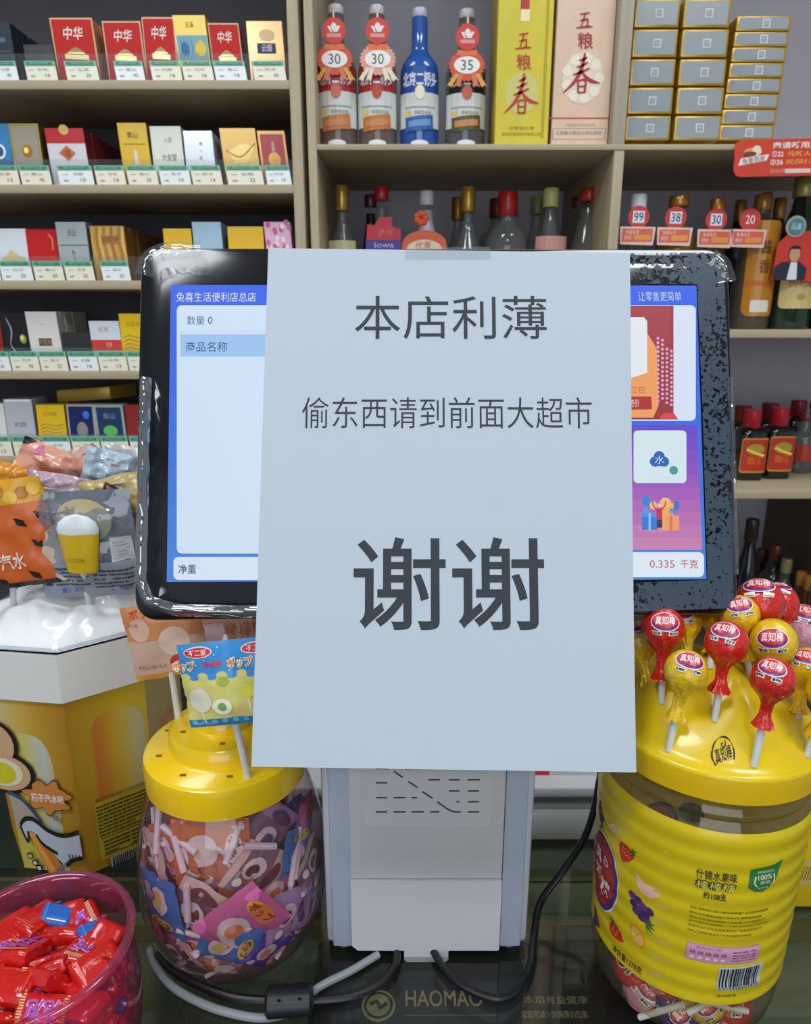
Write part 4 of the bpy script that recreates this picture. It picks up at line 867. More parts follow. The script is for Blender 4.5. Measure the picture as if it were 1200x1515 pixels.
# protective film left on the display
def film_mat():
    m = bpy.data.materials.new('film_blotches'); m.use_nodes = True; nt = m.node_tree; nt.nodes.clear(); L = nt.links.new
    out = nt.nodes.new('ShaderNodeOutputMaterial'); t = nt.nodes.new('ShaderNodeBsdfTransparent'); b = nt.nodes.new('ShaderNodeBsdfPrincipled')
    b.inputs['Base Color'].default_value = lin('#3e4b58'); b.inputs['Roughness'].default_value = .25
    tc = nt.nodes.new('ShaderNodeTexCoord'); n = nt.nodes.new('ShaderNodeTexNoise'); n.inputs['Scale'].default_value = 360; n.inputs['Detail'].default_value = 4; n.inputs['Roughness'].default_value = .6
    n2 = nt.nodes.new('ShaderNodeTexNoise'); n2.inputs['Scale'].default_value = 22; n2.inputs['Detail'].default_value = 1
    ad = nt.nodes.new('ShaderNodeMath'); ad.operation = 'MULTIPLY_ADD'; ad.inputs[1].default_value = .75; L(n2.outputs['Fac'], ad.inputs[0]); L(n.outputs['Fac'], ad.inputs[2])
    r = nt.nodes.new('ShaderNodeMapRange'); r.inputs[1].default_value = .885; r.inputs[2].default_value = .92
    L(tc.outputs['Object'], n.inputs['Vector']); L(tc.outputs['Object'], n2.inputs['Vector']); L(ad.outputs[0], r.inputs[0])
    s = nt.nodes.new('ShaderNodeMixShader'); s.inputs[0].default_value = .5; m1 = nt.nodes.new('ShaderNodeMath'); m1.operation = 'MULTIPLY_ADD'; m1.inputs[1].default_value = .93; m1.inputs[2].default_value = .05
    m1.inputs[1].default_value = -.9; m1.inputs[2].default_value = .95
    L(r.outputs[0], m1.inputs[0]); L(m1.outputs[0], s.inputs[0]); L(t.outputs[0], s.inputs[1]); L(b.outputs[0], s.inputs[2]); L(s.outputs[0], out.inputs[0]); return m
fm = film_mat()
F = Flat()
F.poly([ss(x, y) for x, y in ((932, 375), (1058, 374), (1070, 388), (1078, 560), (1085, 890), (1075, 900), (932, 905), (934, 862), (1046, 858), (1040, 640), (1031, 421), (932, 420))][::-1], fm)
f_o = F.build('protective_film', ter, mmap, eps=.0006, label='hazy protective film with dark blotches')
cf = clear('#ffffff', 3.0, .05, .05, '#c8d8e0', bump=.5, bscale=45)
def ribbon(name, pts, wd, amp, seed, m=cf, parent=ter, off=.0016):
    P = [Vector(ss(x, y)) for x, y in pts]; mb = MB()
    lens = [0]
    for a, b in zip(P, P[1:]): lens.append(lens[-1] + (b - a).length)
    def at(t):
        s = t * lens[-1]; i = 0
        while i < len(P) - 2 and lens[i + 1] < s: i += 1
        k = (s - lens[i]) / max(lens[i + 1] - lens[i], 1e-6); return P[i].lerp(P[i + 1], k), (P[i + 1] - P[i]).normalized()
    def fn(a, b):
        p, d = at(b); nn = Vector((-d.y, d.x)); q = p + nn * (a - .5) * wd
        z = off + amp * sin(pi * a) * (1 + .5 * noise.noise(Vector((q.x * 60, q.y * 60, seed)))) + amp * .5 * noise.noise(Vector((q.x * 180, q.y * 180, seed + 5)))
        return mmap(q.x, q.y, max(.0008, z))
    mb.grid(fn, 8, 60, m); return mb.build(name, parent)
ribbon('film_edge', [(217, 560), (214, 650), (212, 760), (209, 860), (222, 890), (262, 903), (385, 905)], .007, .0030, 1, clear('#f4f8fa', 9.0, .05, .10, '#c8d8e0', bump=.25, bscale=25))
ribbon('film_edge', [(214, 410), (222, 385), (240, 374), (300, 371)], .011, .0026, 2)
ribbon('film_edge', [(1050, 380), (1068, 392), (1075, 420)], .010, .0024, 3)
ribbon('film_edge', [(1079, 560), (1084, 700), (1088, 850)], .003, .0018, 4)

# terminal body
YBd = .398
def bp(px, py, Y=YBd): p = PY(px, py, Y); return p
xl = bp(482, 1400).x; xr = bp(781, 1400).x; gb = mat('#c3c8d2', .42); gp = mat('#cccdd0', .45); gs = mat('#b0bacc', .3)
zb0 = ZC + .006; ztop = CAM.z - .155
mb = MB(); 
mb.box(xl, xr, YBd + .003, YBd + .068, zb0, ztop, gb).build('body_shell', ter, bevel=.004)
MB().box(xl + .005, xl + .02, YBd, YBd + .01, zb0, ztop - .01, gs).build('side_rail', ter, bevel=.0015)
MB().box(xr - .02, xr - .005, YBd, YBd + .01, zb0, ztop - .01, gs).build('side_rail', ter, bevel=.0015)
xa, xb = bp(519, 1300).x, bp(742, 1300).x; zs = bp(600, 1300).z; zc2 = bp(600, 1402).z
MB().box(xa, xb, YBd - .001, YBd + .008, zs + .0008, ztop - .012, gp).build('front_panel', ter, bevel=.0008)
# lower cover with tab
x1, x2 = bp(598, 1410).x, bp(663, 1410).x; zt2 = bp(630, 1424, YBd - .002).z + .001
cov = [(xa, zs), (xa, zc2 + .004), (xa + .004, zc2), (x1, zc2), (x1, zt2 + .002), (x1 + .002, zt2), (x2 - .002, zt2), (x2, zt2 + .002), (x2, zc2), (xb - .001, zc2), (xb, zc2 + .001), (xb, zs)]
MB().plate(cov, Vector((0, YBd - .0025, 0)), X_, Z_, -Y_, .009, gp).build('lower_cover', ter, bevel=.0006, smooth=True)
xc, xd = bp(540, 1200).x, bp(727, 1200).x; zv = bp(600, 1220).z
a4 = [(xc, ztop - .03), (xd, ztop - .03), (xd, zv), (xc, zv)]
F0 = rr_out(a4, .006); MB().plate(F0[::-1], Vector((0, YBd - .0022, 0)), X_, Z_, -Y_, .002, gp).build('vent_panel', ter, bevel=.0007, smooth=True)
sl = [(556, 1158, 573, 1158), (634, 1153.5, 651, 1153.5), (664, 1153.5, 680, 1153.5), (692, 1153.5, 710, 1153.5), (664, 1170, 680, 1170), (692, 1170, 709, 1170), (556, 1180, 573, 1180), (582, 1180, 600, 1180), (609, 1180, 617, 1180), (675, 1186, 680, 1186), (692, 1186, 709, 1186),
      (556, 1201, 573, 1201), (582, 1201, 600, 1201), (609, 1201, 627, 1201), (636, 1201, 650, 1201), (672, 1201, 682, 1201), (692, 1201, 709, 1201), (583, 1141, 596, 1150), (604, 1156, 618, 1165), (625, 1171, 640, 1181), (647, 1186, 664, 1198), (664, 1198, 672, 1201),
      (556, 1137, 575, 1137), (600, 1137, 618, 1137), (664, 1137, 680, 1137), (692, 1137, 709, 1137)]
for a, b, c, d in sl:
    p = bp(a, b, YBd - .0022); q = bp(c, d, YBd - .0022); D = (q - p); D.y = 0; up = Vector((-D.z, 0, D.x)).normalized() * .0009
    MB().obox(p - up * .5 + Vector((0, -.0003, 0)), D, up, Vector((0, .0010, 0)), mat('#2b323a', .7)).build('vent_slot', ter, smooth=False)  # dark strips painted as the shade inside the open slots
for fx in (xl + .012, xr - .012):
    MB().lathe([(.005, 0), (.005, .0055)], fx, YBd + .010, ZC + .0003, mat('#8f98a6', .5), 14).build('foot', ter)
    MB().lathe([(.005, 0), (.005, .0055)], fx, YBd + .055, ZC + .0003, mat('#8f98a6', .5), 14).build('foot', ter)
# neck joining body and display
nk = MB(); nw = .03
pA = Vector((.023, YBd + .035, ztop - .002)); pB = om - N_ * .022 + T_ * -.01; pB.x = .023
nk.tube([pA + Vector((0, 0, -.01)), pA + Vector((0, .004, .03)), Vector((.023, YBd + .045, pB.z - .02)), pB + Vector((0, .01, 0)), pB], [.024, .022, .022, .024, .03], gb, 20)
nk.build('neck', ter)

# ================================================================ paper notice
PD = .0035
def pm(px, py): return mp(px, py, PD)
po = OM + N_ * PD
pc = [pm(397, 367), pm(932, 374), pm(939.5, 1141), pm(373, 1133)]
print('PAPER', pc)
pu0, pu1, pv0, pv1 = min(p[0] for p in pc), max(p[0] for p in pc), min(p[1] for p in pc), max(p[1] for p in pc)
def curl(u, v):
    a = (u - pu0) / (pu1 - pu0); b = (pv1 - v) / (pv1 - pv0)
    z = .0012 * sin(a * pi) * b + .0008 * sin(b * 5 + a * 2) * b + .0026 * b * b * (1 - a) ** 2 + .0018 * b * b * a * a
    d = max(0, 1 - abs((u - (pu0 + (pu1 - pu0) * .86)) + .5 * (v - (pv0 + (pv1 - pv0) * .47))) / .006) * max(0, 1 - abs(v - (pv0 + (pv1 - pv0) * .45)) / .03)
    return z + .0005 * d
def bil(a, b):
    p = [Vector(q) for q in pc]; return (p[0].lerp(p[1], a)).lerp(p[3].lerp(p[2], a), b)
def pmap(u, v, h): return po + X_ * u + T_ * v + N_ * (h + curl(u, v))
nt_ = thing('paper_notice', 'white printed paper notice taped over the front of the checkout display', 'notice', po + T_ * pv1)
mb = MB(); mb.grid(lambda a, b: pmap(*bil(a, b), 0), 36, 48, mat('#b8c3cc', .75))
mb.grid(lambda a, b: pmap(*bil(1 - a, b), -.00015), 36, 48, mat('#b8c3cc', .75)); mb.build('sheet', nt_)
def pt(s, x0, y0, x1, y1, off):
    F = Flat(); a = pm(x0, y1); b = pm(x1, y0); F.text(s, a[0], a[1], b[0], b[1], INK, 0, off=off, res=5)
    F.build('lettering', nt_, pmap, eps=.00012, stepu=.012, stepv=.012)
pt('本店利薄', 525, 438, 808, 502, 0.0); pt('偷东西请到前面大超市', 447, 588, 875, 634, -.004); pt('谢谢', 523, 795, 804, 932, .010)
a = pm(600, 384); b = pm(725, 366)
MB().grid(lambda s, t: pmap(a[0] + (b[0] - a[0]) * s, a[1] + (b[1] - a[1]) * t, .0005 + .0002 * sin(9 * s)), 20, 4, clear('#f6f8f8', 1.5, .12, .10, '#d8dcde')).build('tape', nt_)

# ================================================================ cables
def cable(name, label, pts, r, m, n=10, sub=8, cat='cable'):
    P = [Vector(p) for p in pts]; Q = []
    for i in range(len(P) - 1):
        a, b, c, d = P[max(i - 1, 0)], P[i], P[i + 1], P[min(i + 2, len(P) - 1)]
        for k in range(sub):
            t = k / sub; Q.append(.5 * (2 * b + (c - a) * t + (2 * a - 5 * b + 4 * c - d) * t * t + (3 * b - a - 3 * c + d) * t ** 3))
    Q.append(P[-1]); o = MB().tube(Q, r, m, n).build(name)
    return tag(o, label, cat)
g = lambda x, y, z=.004: PZ(x, y, ZC + z)
rub = mat('#101214', .35)
def lift(px, py, Y): p = PY(px, py, Y); return p
cable('power_cable', 'black cable looping up from under the terminal to behind the tall lollipop jar', [g(640, 1405, .004), g(660, 1437, .004), g(690, 1462, .004), g(735, 1478, .004), g(765, 1465, .004), g(784, 1430, .006), lift(790, 1385, .40), lift(800, 1335, .425), lift(835, 1285, .435), lift(862, 1245, .445), lift(877, 1205, .455), lift(886, 1160, .465), lift(900, 1080, .475)], .0026, rub)
w = thing('power_cable', 'black cable with a ferrite block running in front of the round candy jar', 'cable', g(428, 1483, 0))
pts = [g(588, 1410), g(583, 1432), g(562, 1456), g(520, 1474), g(463, 1480), g(392, 1480), g(340, 1474), g(290, 1455), g(255, 1435), g(233, 1412)]
Q = []
for i in range(len(pts) - 1):
    a, b, c, d = pts[max(i - 1, 0)], pts[i], pts[i + 1], pts[min(i + 2, len(pts) - 1)]
    for k in range(8):
        t = k / 8; Q.append(.5 * (2 * b + (c - a) * t + (2 * a - 5 * b + 4 * c - d) * t * t + (3 * b - a - 3 * c + d) * t ** 3))
MB().tube(Q + [pts[-1]], .0028, rub, 10).build('cord', w)
fa, fb = g(393, 1483, .0105), g(463, 1478, .0105)
D = (fb - fa); nrm = Vector((-D.y, D.x, 0)).normalized()
mb = MB(); prof = [(0, .0072), (.06, .0092), (.94, .0092), (1, .0072)]
mb.tube([fa + D * t for t, r in prof], [r for t, r in prof], mat('#15171a', .4), 20).build('ferrite_block', w)
for t in (.28, .72):
    c = fa + D * t + Vector((0, 0, .0)) ; q = (CAM - c).normalized(); c = c + q * .0088
    MB().obox(c - D.normalized() * .001 - Vector((0, 0, .002)), D.normalized() * .002, Vector((0, 0, .004)), q * .0008, mat('#050607', .4)).build('clip', w)
cable('network_cable', 'grey cable lying on the glass beside the black ferrite cable', [g(560, 1412, .003), g(520, 1436, .003), g(470, 1462, .003), g(440, 1492, .003), g(390, 1506, .0028), g(330, 1496, .0028), g(285, 1478, .0028), g(250, 1455, .0028), g(228, 1425, .0028), g(222, 1405, .0028)], .0026, mat('#8e9498', .5))

# ================================================================ pouches and lollipops
def frame(C, yaw, tilt, roll):
    R = Matrix.Rotation(yaw, 3, 'Z') @ Matrix.Rotation(tilt, 3, 'X') @ Matrix.Rotation(roll, 3, 'Y')
    return R @ X_, R @ Z_, R @ -Y_
def pouch(label, C, w, h, yaw=0, tilt=0, roll=0, mf=None, mbk=None, bulge=.004, seed=0, draw=None, stick=None, group=None, amp=.0022, nu=20, fine=.0, cat='lollipop', name='lollipop', dark=None, smat=None):
    U, V, N = frame(C, yaw, tilt, roll)
    def sf(u, v, side):
        a, b = 2 * u / w, 2 * v / h; z = bulge * (1 - min(1, abs(a)) ** 4) * (1 - min(1, abs(b)) ** 4)
        q = Vector((u * 70, v * 70, seed * 3.1)); z = side * z + amp * noise.noise(q) + amp * .5 * noise.noise(q * 2.7)
        jag = 1 + .03 * noise.noise(Vector((v * 300, seed, 0)))
        return C + U * u * jag + V * v + N * z
    t = thing(name, label, cat, C - V * h / 2, group)
    mb = MB(); mb.grid(lambda a, b: sf((a - .5) * w, (b - .5) * h, 1), nu, nu, mf or mat('#d8b0a0', .25))
    mb.grid(lambda a, b: sf((.5 - a) * w, (b - .5) * h, -1), nu, nu, mbk or mf or mat('#d8b0a0', .25)); mb.build('wrapper', t)
    if draw:
        F = Flat().unit(-w / 2, -h / 2, w, h); F.ws = w; draw(F)
        F.build('print', t, lambda u, v, hh: sf(u, v, 1) + N * (hh + .0002), eps=.00018, stepu=w / nu, stepv=h / nu, smooth=True)
    if stick:
        MB().tube([C + N * .001 if len(stick) < 3 else stick[2], (C + stick[0]) / 2 if False else (C * .5 + stick[0] * .5), stick[0]], .0021 if len(stick) < 2 else stick[1], smat or mat('#dcdcd8', .4), 10).build('stick', t)
    return t, sf, U, V, N
def ball_pop(label, C, base, r, col, emb='#6a2878', flav='荔枝味', side=0.0, group='ball lollipops standing on the tall jar', prints=True, lite=False, up=.72):
    A = (C - base); Ln = A.length; A.normalize()
    t = thing('lollipop', label, 'lollipop', base, group)
    a1 = A.orthogonal().normalized(); a2 = A.cross(a1); wm = mat(col, .22, bump=.6, bscale=160, coat=.5)
    pr = [(.0001, 1.0), (.3, .955), (.55, .84), (.78, .63), (.94, .34), (1.0, 0), (.95, -.33), (.8, -.62), (.6, -.86), (.42, -1.05), (.3, -1.3), (.26, -1.6), (.25, -1.85), (.32, -2.1), (.44, -2.35), (.5, -2.5)]
    if lite: pr = pr[:12:1]
    sd = random.random() * 50
    def fn(a, b):
        k = int(round(b * (len(pr) - 1))); rr, s = pr[k]; th = a * 2 * pi
        pl = max(0, min(1, (-s - .1) / .6)); wob = 1 + pl * .11 * sin(9 * th + s * 3 + sd) + pl * .05 * sin(17 * th + sd) + .025 * noise.noise(Vector((cos(th) * 2, sin(th) * 2, s * 2 + sd)))
        return C + (a1 * cos(th) + a2 * sin(th)) * (rr * r * wob) + A * (s * r)
    MB().grid(fn, 28 if not lite else 16, len(pr) - 1, wm, True).build('wrapper', t)
    MB().tube([C - A * r * .5, base], .0019, mat('#d6d8da', .45), 10).build('stick', t)
    if prints:
        toc = (CAM - C); toc = (toc - A * toc.dot(A)).normalized(); sd_ = A.cross(toc)
        D = (A * up + toc * (1 - up * .4) + sd_ * side).normalized(); T1 = A.cross(D).normalized(); T2 = D.cross(T1)
        if T1.x < 0: T1 = -T1; T2 = T2 if T2.z > 0 else -T2
        def sm(u, v, h): return C + (D + T1 * u + T2 * v).normalized() * (r * 1.028 + h)
        F = Flat(); F.ell(0, .05, .78, .5, mat('#f0dcdc', .3), 0); F.ell(0, .05, .7, .44, mat(emb, .3), 1); F.ell(.0, .1, .58, .34, mat('#cf2a2a', .3), 2)
        F.text('真知棒', -.46, -.12, .46, .3, mat('#f8e8e8', .4), 3, off=.01, shear=.1); F.ell(.26, .32, .09, .09, mat('#f8e8e8'), 3, 12); F.ell(.26, .32, .05, .05, mat('#cf2a2a'), 4, 12)
        for s_ in (-1, 1):
            F.rrect(s_ * .46 - .3, -.72, s_ * .46 + .28, -.44, .03, mat('#e8e4d8'), 1); F.text(flav, s_ * .46 - .26, -.69, s_ * .46 + .24, -.47, mat('#161010'), 2, off=.035)
        F.build('print', t, sm, eps=.00008, stepu=.25, stepv=.25)
    return t

# ---- tall lollipop jar (right)
JX, JY, JR = .186, .386, .0625
jar = thing('candy_jar', 'tall ribbed clear jar with yellow domed lid and yellow fruit label', 'jar', (JX, JY, ZC))
prof = [(.0001, .001), (.044, .0), (.052, .004), (.0565, .012), (.058, .02)]
z = .024
while z < .150:
    k = (z - .024) / .126; rb = .0585 + .0030 * k
    prof += [(rb, z), (rb + .0005, z + .003), (rb + .0005, z + .006), (rb, z + .009)]; z += .0125
prof += [(.0612, .158), (.0600, .162), (.0585, .165), (.0605, .168), (.0605, .170), (.0585, .173), (.0585, .178), (.0600, .180), (.0585, .182), (.0585, .188)]
MB().lathe(prof, JX, JY, ZC, clear('#f4f2e4', 1.5, .03, .05, '#d8d8b0'), 56, caps=False).build('body', jar, ang=60)
LZ = ZC + .174
def dome(a, b):
    th = a * 2 * pi; r = .0635 * (1 - b); lob = sin(th * 4 + .9)
    z = .052 * (cos(min(1, r / .066) * pi / 2) ** .75) + .0035 * lob * sin(pi * min(1, r / .0635)) ** 2
    if b == 0: z = .010
    rr = r * (1 + .02 * lob * (r < .055))
    return (JX + rr * sin(th), JY - rr * cos(th), LZ + .012 + z)
yel = mat('#f2cf14', .28, coat=.3)
mb = MB(); mb.grid(lambda a, b: (JX + .0638 * sin(a * 2 * pi), JY - .0638 * cos(a * 2 * pi), LZ + .006 + .014 * b), 64, 2, mat('#e0b812', .3, coat=.3), True)
def rimf(a, b):
    q = b * pi / 2; r = .0638 - .003 * (1 - cos(q)); return (JX + r * sin(a * 2 * pi), JY - r * cos(a * 2 * pi), LZ + .020 + .003 * sin(q))
mb.grid(rimf, 64, 4, yel, True)
def domez(r, th):
    q = max(0.0, min(1.0, r / .0608)); return LZ + .023 + .040 * (1 - q ** 2.2) + .0040 * sin(th * 5 + 1.2) * (sin(pi * q) ** 1.5)
mb.grid(lambda a, b: (JX + .0608 * (1 - b) * sin(a * 2 * pi), JY - .0608 * (1 - b) * cos(a * 2 * pi), domez(.0608 * (1 - b), a * 2 * pi)), 64, 22, yel, True)
mb.build('lid', jar, ang=60, weld=True)
for m_ in (yel,):
    nt2 = m_.node_tree; t2_ = nt2.nodes.new('ShaderNodeBsdfTranslucent'); t2_.inputs[0].default_value = lin('#f6dc30'); x2_ = nt2.nodes.new('ShaderNodeMixShader'); x2_.inputs[0].default_value = .15
    nt2.links.new(nt2.nodes['Principled BSDF'].outputs[0], x2_.inputs[1]); nt2.links.new(t2_.outputs[0], x2_.inputs[2]); nt2.links.new(x2_.outputs[0], nt2.nodes['Material Output'].inputs[0])
def jz(x, y): dx, dy = x - JX, y - JY; return domez(sqrt(dx * dx + dy * dy), atan2(dx, -dy))
def on_dome(px, py):   # march the ray to the dome
    r = ray(px, py); best = None
    for i in range(400):
        p = CAM + r * (.28 + .0008 * i)
        if sqrt((p.x - JX) ** 2 + (p.y - JY) ** 2) < .0605 and p.z < jz(p.x, p.y): return p
    return None
def dmap_logo(c, s):
    def f(u, v, h):
        x = c.x + u * s; y = c.y + v * s; return Vector((x, y, jz(x, y) + h))
    return f
c = on_dome(1070, 1117); F = Flat(); bk = mat('#1c1710', .5)
F.brush([(cos(radians(a)) * 1.0, sin(radians(a)) * 1.05) for a in range(-30, 215, 12)], [.1 + .06 * sin(i) for i in range(21)], bk, 1, sub=1)
F.brush([(-1, .4), (-1.08, 0), (-.85, -.5)], [.12, .16, .06], bk, 1); F.text('真知棒', -.78, -.5, .8, .45, bk, 1, off=.01)
F.brush([(.1 + .3 * q * cos(q * 7), .55 + .3 * q * sin(q * 7)) for q in [i / 10 for i in range(11)]], .09, bk, 2, sub=1)
F.build('logo', jar, dmap_logo(c, .0054), eps=.0002)
# label
LR = .0600; l0, l1 = ZC + .040, ZC + .160
def cyl_hit(px, py, R=LR, cx=JX, cy=JY):
    r = ray(px, py); ox, oy = CAM.x - cx, CAM.y - cy
    A = r.x ** 2 + r.y ** 2; B = 2 * (ox * r.x + oy * r.y); Cc = ox * ox + oy * oy - R * R; D = B * B - 4 * A * Cc
    tt_ = (-B - sqrt(max(D, 0))) / (2 * A); p = CAM + r * tt_; return (atan2(p.x - cx, -(p.y - cy)) * R, p.z)
LMAT = mat('#fce21e', .35, coat=.5, spec=.51)
_nt = LMAT.node_tree; _tr = _nt.nodes.new('ShaderNodeBsdfTranslucent'); _tr.inputs[0].default_value = lin('#e6d820'); _mx = _nt.nodes.new('ShaderNodeMixShader'); _mx.inputs[0].default_value = .3
_nt.links.new(_nt.nodes['Principled BSDF'].outputs[0], _mx.inputs[1]); _nt.links.new(_tr.outputs[0], _mx.inputs[2]); _nt.links.new(_mx.outputs[0], _nt.nodes['Material Output'].inputs[0])
def lab_r(v):
    z = v - ZC
    for (r0, z0), (r1, z1) in zip(prof, prof[1:]):
        if z0 <= z <= z1 and z1 > z0: return r0 + (r1 - r0) * (z - z0) / (z1 - z0) - .0015
    return .058
lmap = lambda u, v, h: Vector((JX + (lab_r(v) + h + .0022) * sin(u / LR), JY - (lab_r(v) + h + .0022) * cos(u / LR), v))
mb = MB(); mb.grid(lambda a, b: lmap((a - .5) * 2 * pi * LR, l0 + (l1 - l0) * b, -.0002), 72, 70, LMAT, True); mb.build('label', jar)
F = Flat()
def L_(px, py): return cyl_hit(px, py)
def ltext(s, px, py, wpx, hpx, m, L=2, off=0.0, sc=1.0):
    u, v = L_(px, py); w_ = L_(px + wpx / 2, py)[0] - L_(px - wpx / 2, py)[0]; h_ = L_(px, py - hpx / 2)[1] - L_(px, py + hpx / 2)[1]
    F.text(s, u - w_ / 2, v - h_ / 2, u + w_ / 2, v + h_ / 2, m, L, off=off, res=2); return u, v, w_, h_
dk = mat('#3a3416', .5)
# big oval logo
u, v = L_(893, 1287); F.ell(u, v, .0185, .0280, mat('#e8dcc0'), 1, 40); F.ell(u, v, .0173, .0266, mat('#42307a'), 2, 40); F.ell(u - .001, v + .001, .0155, .0245, mat('#a82230', .35), 3, 40)
wh = mat('#f0e2d2'); F.text('真', u - .010, v + .004, u - .001, v + .015, wh, 5, off=.02); F.text('知', u - .009, v - .008, u - .000, v + .003, wh, 5, off=.02); F.text('棒', u + .000, v - .017, u + .011, v - .002, wh, 5, off=.02)
F.brush([(u + .004 + .004 * q * cos(q * 8), v + .010 + .004 * q * sin(q * 8)) for q in [i / 14 for i in range(15)]], .0012, wh, 6, sub=1)
def fr(kind, px, py, s, rot=0):
    s *= 1.35
    u, v = L_(px, py)
    def R(x, y): return (u + s * (x * cos(rot) - y * sin(rot)), v + s * (x * sin(rot) + y * cos(rot)))
    def ov(x, y, rx, ry, m, L): F.poly([R(x + rx * cos(2 * pi * i / 20), y + ry * sin(2 * pi * i / 20)) for i in range(20)], m, L)
    gr = mat('#3e6e2c')
    if kind == 'straw':
        F.poly([R(-.7, .5), R(-.2, .75), R(.4, .6), R(.6, .2), R(.35, -.4), R(-.1, -.9), R(-.5, -.5), R(-.8, .05)], mat('#c0301e'), 1)
        for i in range(8): ov(-.4 + .22 * (i % 4), .3 - .4 * (i // 4), .05, .07, mat('#e8a060'), 2)
        for k in range(4): F.poly([R(.2, .5), R(.5 + .25 * cos(k - 1), .6 + .5 * sin(k - 1)), R(.45, .3)], gr, 3)
    if kind == 'peach': F.poly([R(-.9, .5), R(-.3, .15), R(.5, .4), R(.9, .1), R(.5, -.55), R(-.2, -.6), R(-.8, -.1)], mat('#e6b898'), 1); F.poly([R(-.9, .5), R(-.3, .15), R(.5, .4), R(.3, .0), R(-.5, .0)], mat('#f0d0b4'), 2)
    if kind == 'grape':
        for i, (x, y) in enumerate(((-.8, .5), (-.4, .55), (0, .45), (-.5, .1), (-.1, .05), (.3, .1), (-.2, -.3), (.2, -.35), (.5, -.25), (.4, .5))): ov(x, y, .27, .25, mat('#4a2c5e' if i % 2 else '#5e3a78'), 1 + i % 3)
        for k in range(4): F.poly([R(.5, -.3), R(.9 + .3 * cos(k * .8 - 1.2), -.6 + .5 * sin(k * .8 - 1.2)), R(.6, -.6)], gr, 4)
    if kind == 'orange': ov(0, 0, .62, 1.0, mat('#e0962c'), 1); ov(-.05, 0, .5, .86, mat('#e8b45a'), 2); F.brush([R(-.3, .4), R(.3, -.3)], s * .06, mat('#e0962c'), 3); F.brush([R(-.4, -.2), R(.3, .3)], s * .06, mat('#e0962c'), 3)
fr('straw', 930, 1262, .0062, -.2); fr('peach', 958, 1311, .0070, -.2); fr('grape', 949, 1347, .0075, -.3); fr('straw', 912, 1377, .0060, 1.2); fr('orange', 944, 1384, .0055, .4); fr('grape', 893, 1206, .0055, -.6); fr('grape', 881, 1358, .0055, -1.0); fr('peach', 910, 1222, .0045, .5)
ltext('什锦水果味', 1060, 1293, 60, 13, dk, 3, .012); ltext('棒棒糖', 1058, 1308, 60, 15, dk, 2, .07); ltext('棒棒糖', 1058, 1308, 56, 13, mat('#e8de70'), 4, .0); ltext('约108支', 1057, 1323, 34, 10, dk, 3, .02)
u, v = L_(1128, 1298); F.poly([(u - .009, v + .008), (u - .004, v + .0088), (u + .004, v + .0095), (u + .0095, v + .0118), (u + .008, v + .001), (u + .004, v - .006), (u, v - .0085), (u - .005, v - .0075), (u - .009, v - .004)], mat('#2c7e34'), 1)
F.brush([(u - .0055 + .0, v + .003), (u - .006, v - .001), (u - .004, v - .004)], .0007, wh, 2); F.brush([(u + .0055, v + .003), (u + .006, v - .001), (u + .004, v - .004)], .0007, wh, 2)
F.text('真果原料', u - .005, v + .0045, u + .005, v + .0065, wh, 2); F.text('100%', u - .0042, v + .0005, u + .0042, v + .0035, wh, 2); F.text('添加', u - .003, v - .0025, u + .003, v - .0002, wh, 2); F.text('好味道', u - .003, v - .006, u + .003, v - .0045, wh, 2)
p0_ = L_(1022, 1335); p1_ = L_(1128, 1380)
ing = ['品名真知棒什锦水果味棒棒糖产品类型硬质糖果', '配料白砂糖葡萄糖浆饮用水柠檬酸食用香精', '着色剂柠檬黄胭脂红亮蓝果汁浓缩葡萄汁', '生产日期见包装保质期十八个月贮存条件请置于阴凉干燥处', '食用方法打开包装直接食用生产商食品有限公司', '地址工业园区食品生产许可证编号产地电话']
for i, s_ in enumerate(ing):
    y = p0_[1] - (i + .5) * (p0_[1] - p1_[1]) / 6.2 - .000; h_ = .00155
    F.text(s_, p0_[0], y - h_ / 2, p0_[0] + (p1_[0] - p0_[0]) * (1, .9, .97, 1.05, .95, .8)[i], y + h_ / 2, dk, 2)
a = L_(1014, 1410); b = L_(1124, 1392); F.rrect(a[0], a[1] - .003, b[0], b[1] - .0015, .0012, mat('#c88aa8'), 1); F.rrect(a[0] + .0006, a[1] - .0024, b[0] - .0006, b[1] - .0021, .001, mat('#d49ab8'), 2)
ww = b[0] - a[0]; mg = mat('#a03a6a')
for i in range(5): F.text('能量', a[0] + ww * (.05 + .1 * i), a[1] + .0028, a[0] + ww * (.12 + .1 * i), a[1] + .0052, mg, 3); F.ell(a[0] + ww * (.085 + .1 * i), a[1] + .0, .0012, .0010, mat('#f0d8e6'), 3, 12)
F.text('营养成分表', a[0] + ww * .12, b[1] - .0038, a[0] + ww * .45, b[1] - .0028, mg, 3)
for i in range(4): F.text(('热量碳水化合物', '蛋白质', '脂肪含量', '钠毫克')[i], a[0] + ww * .60, a[1] - .001 + .0022 * i, a[0] + ww * .95, a[1] + .0003 + .0022 * i, mg, 3)
a = L_(1062, 1462); b = L_(1126, 1420); F.rect(a[0] - .001, a[1] - .001, b[0] + .001, b[1] - .001, mat('#b8c2c4'), 1)
rr = random.Random(5); uu = a[0]
while uu < b[0] - .0012: k = rr.uniform(.0004, .0012); F.rect(uu, a[1] + .0014, uu + k, b[1] - .002, BLACK, 2); uu += k + rr.uniform(.0003, .0009)
F.text('6923450661826', a[0], a[1] - .0006, b[0], a[1] + .0012, BLACK, 2)
ltext('净含量1278克', 926, 1420, 46, 11, dk, 2, .012); ltext('请勿躺食', 1075, 1474, 30, 4, dk, 2)
F.build('print', jar, lmap, eps=.00008, stepu=.006, stepv=.0025)
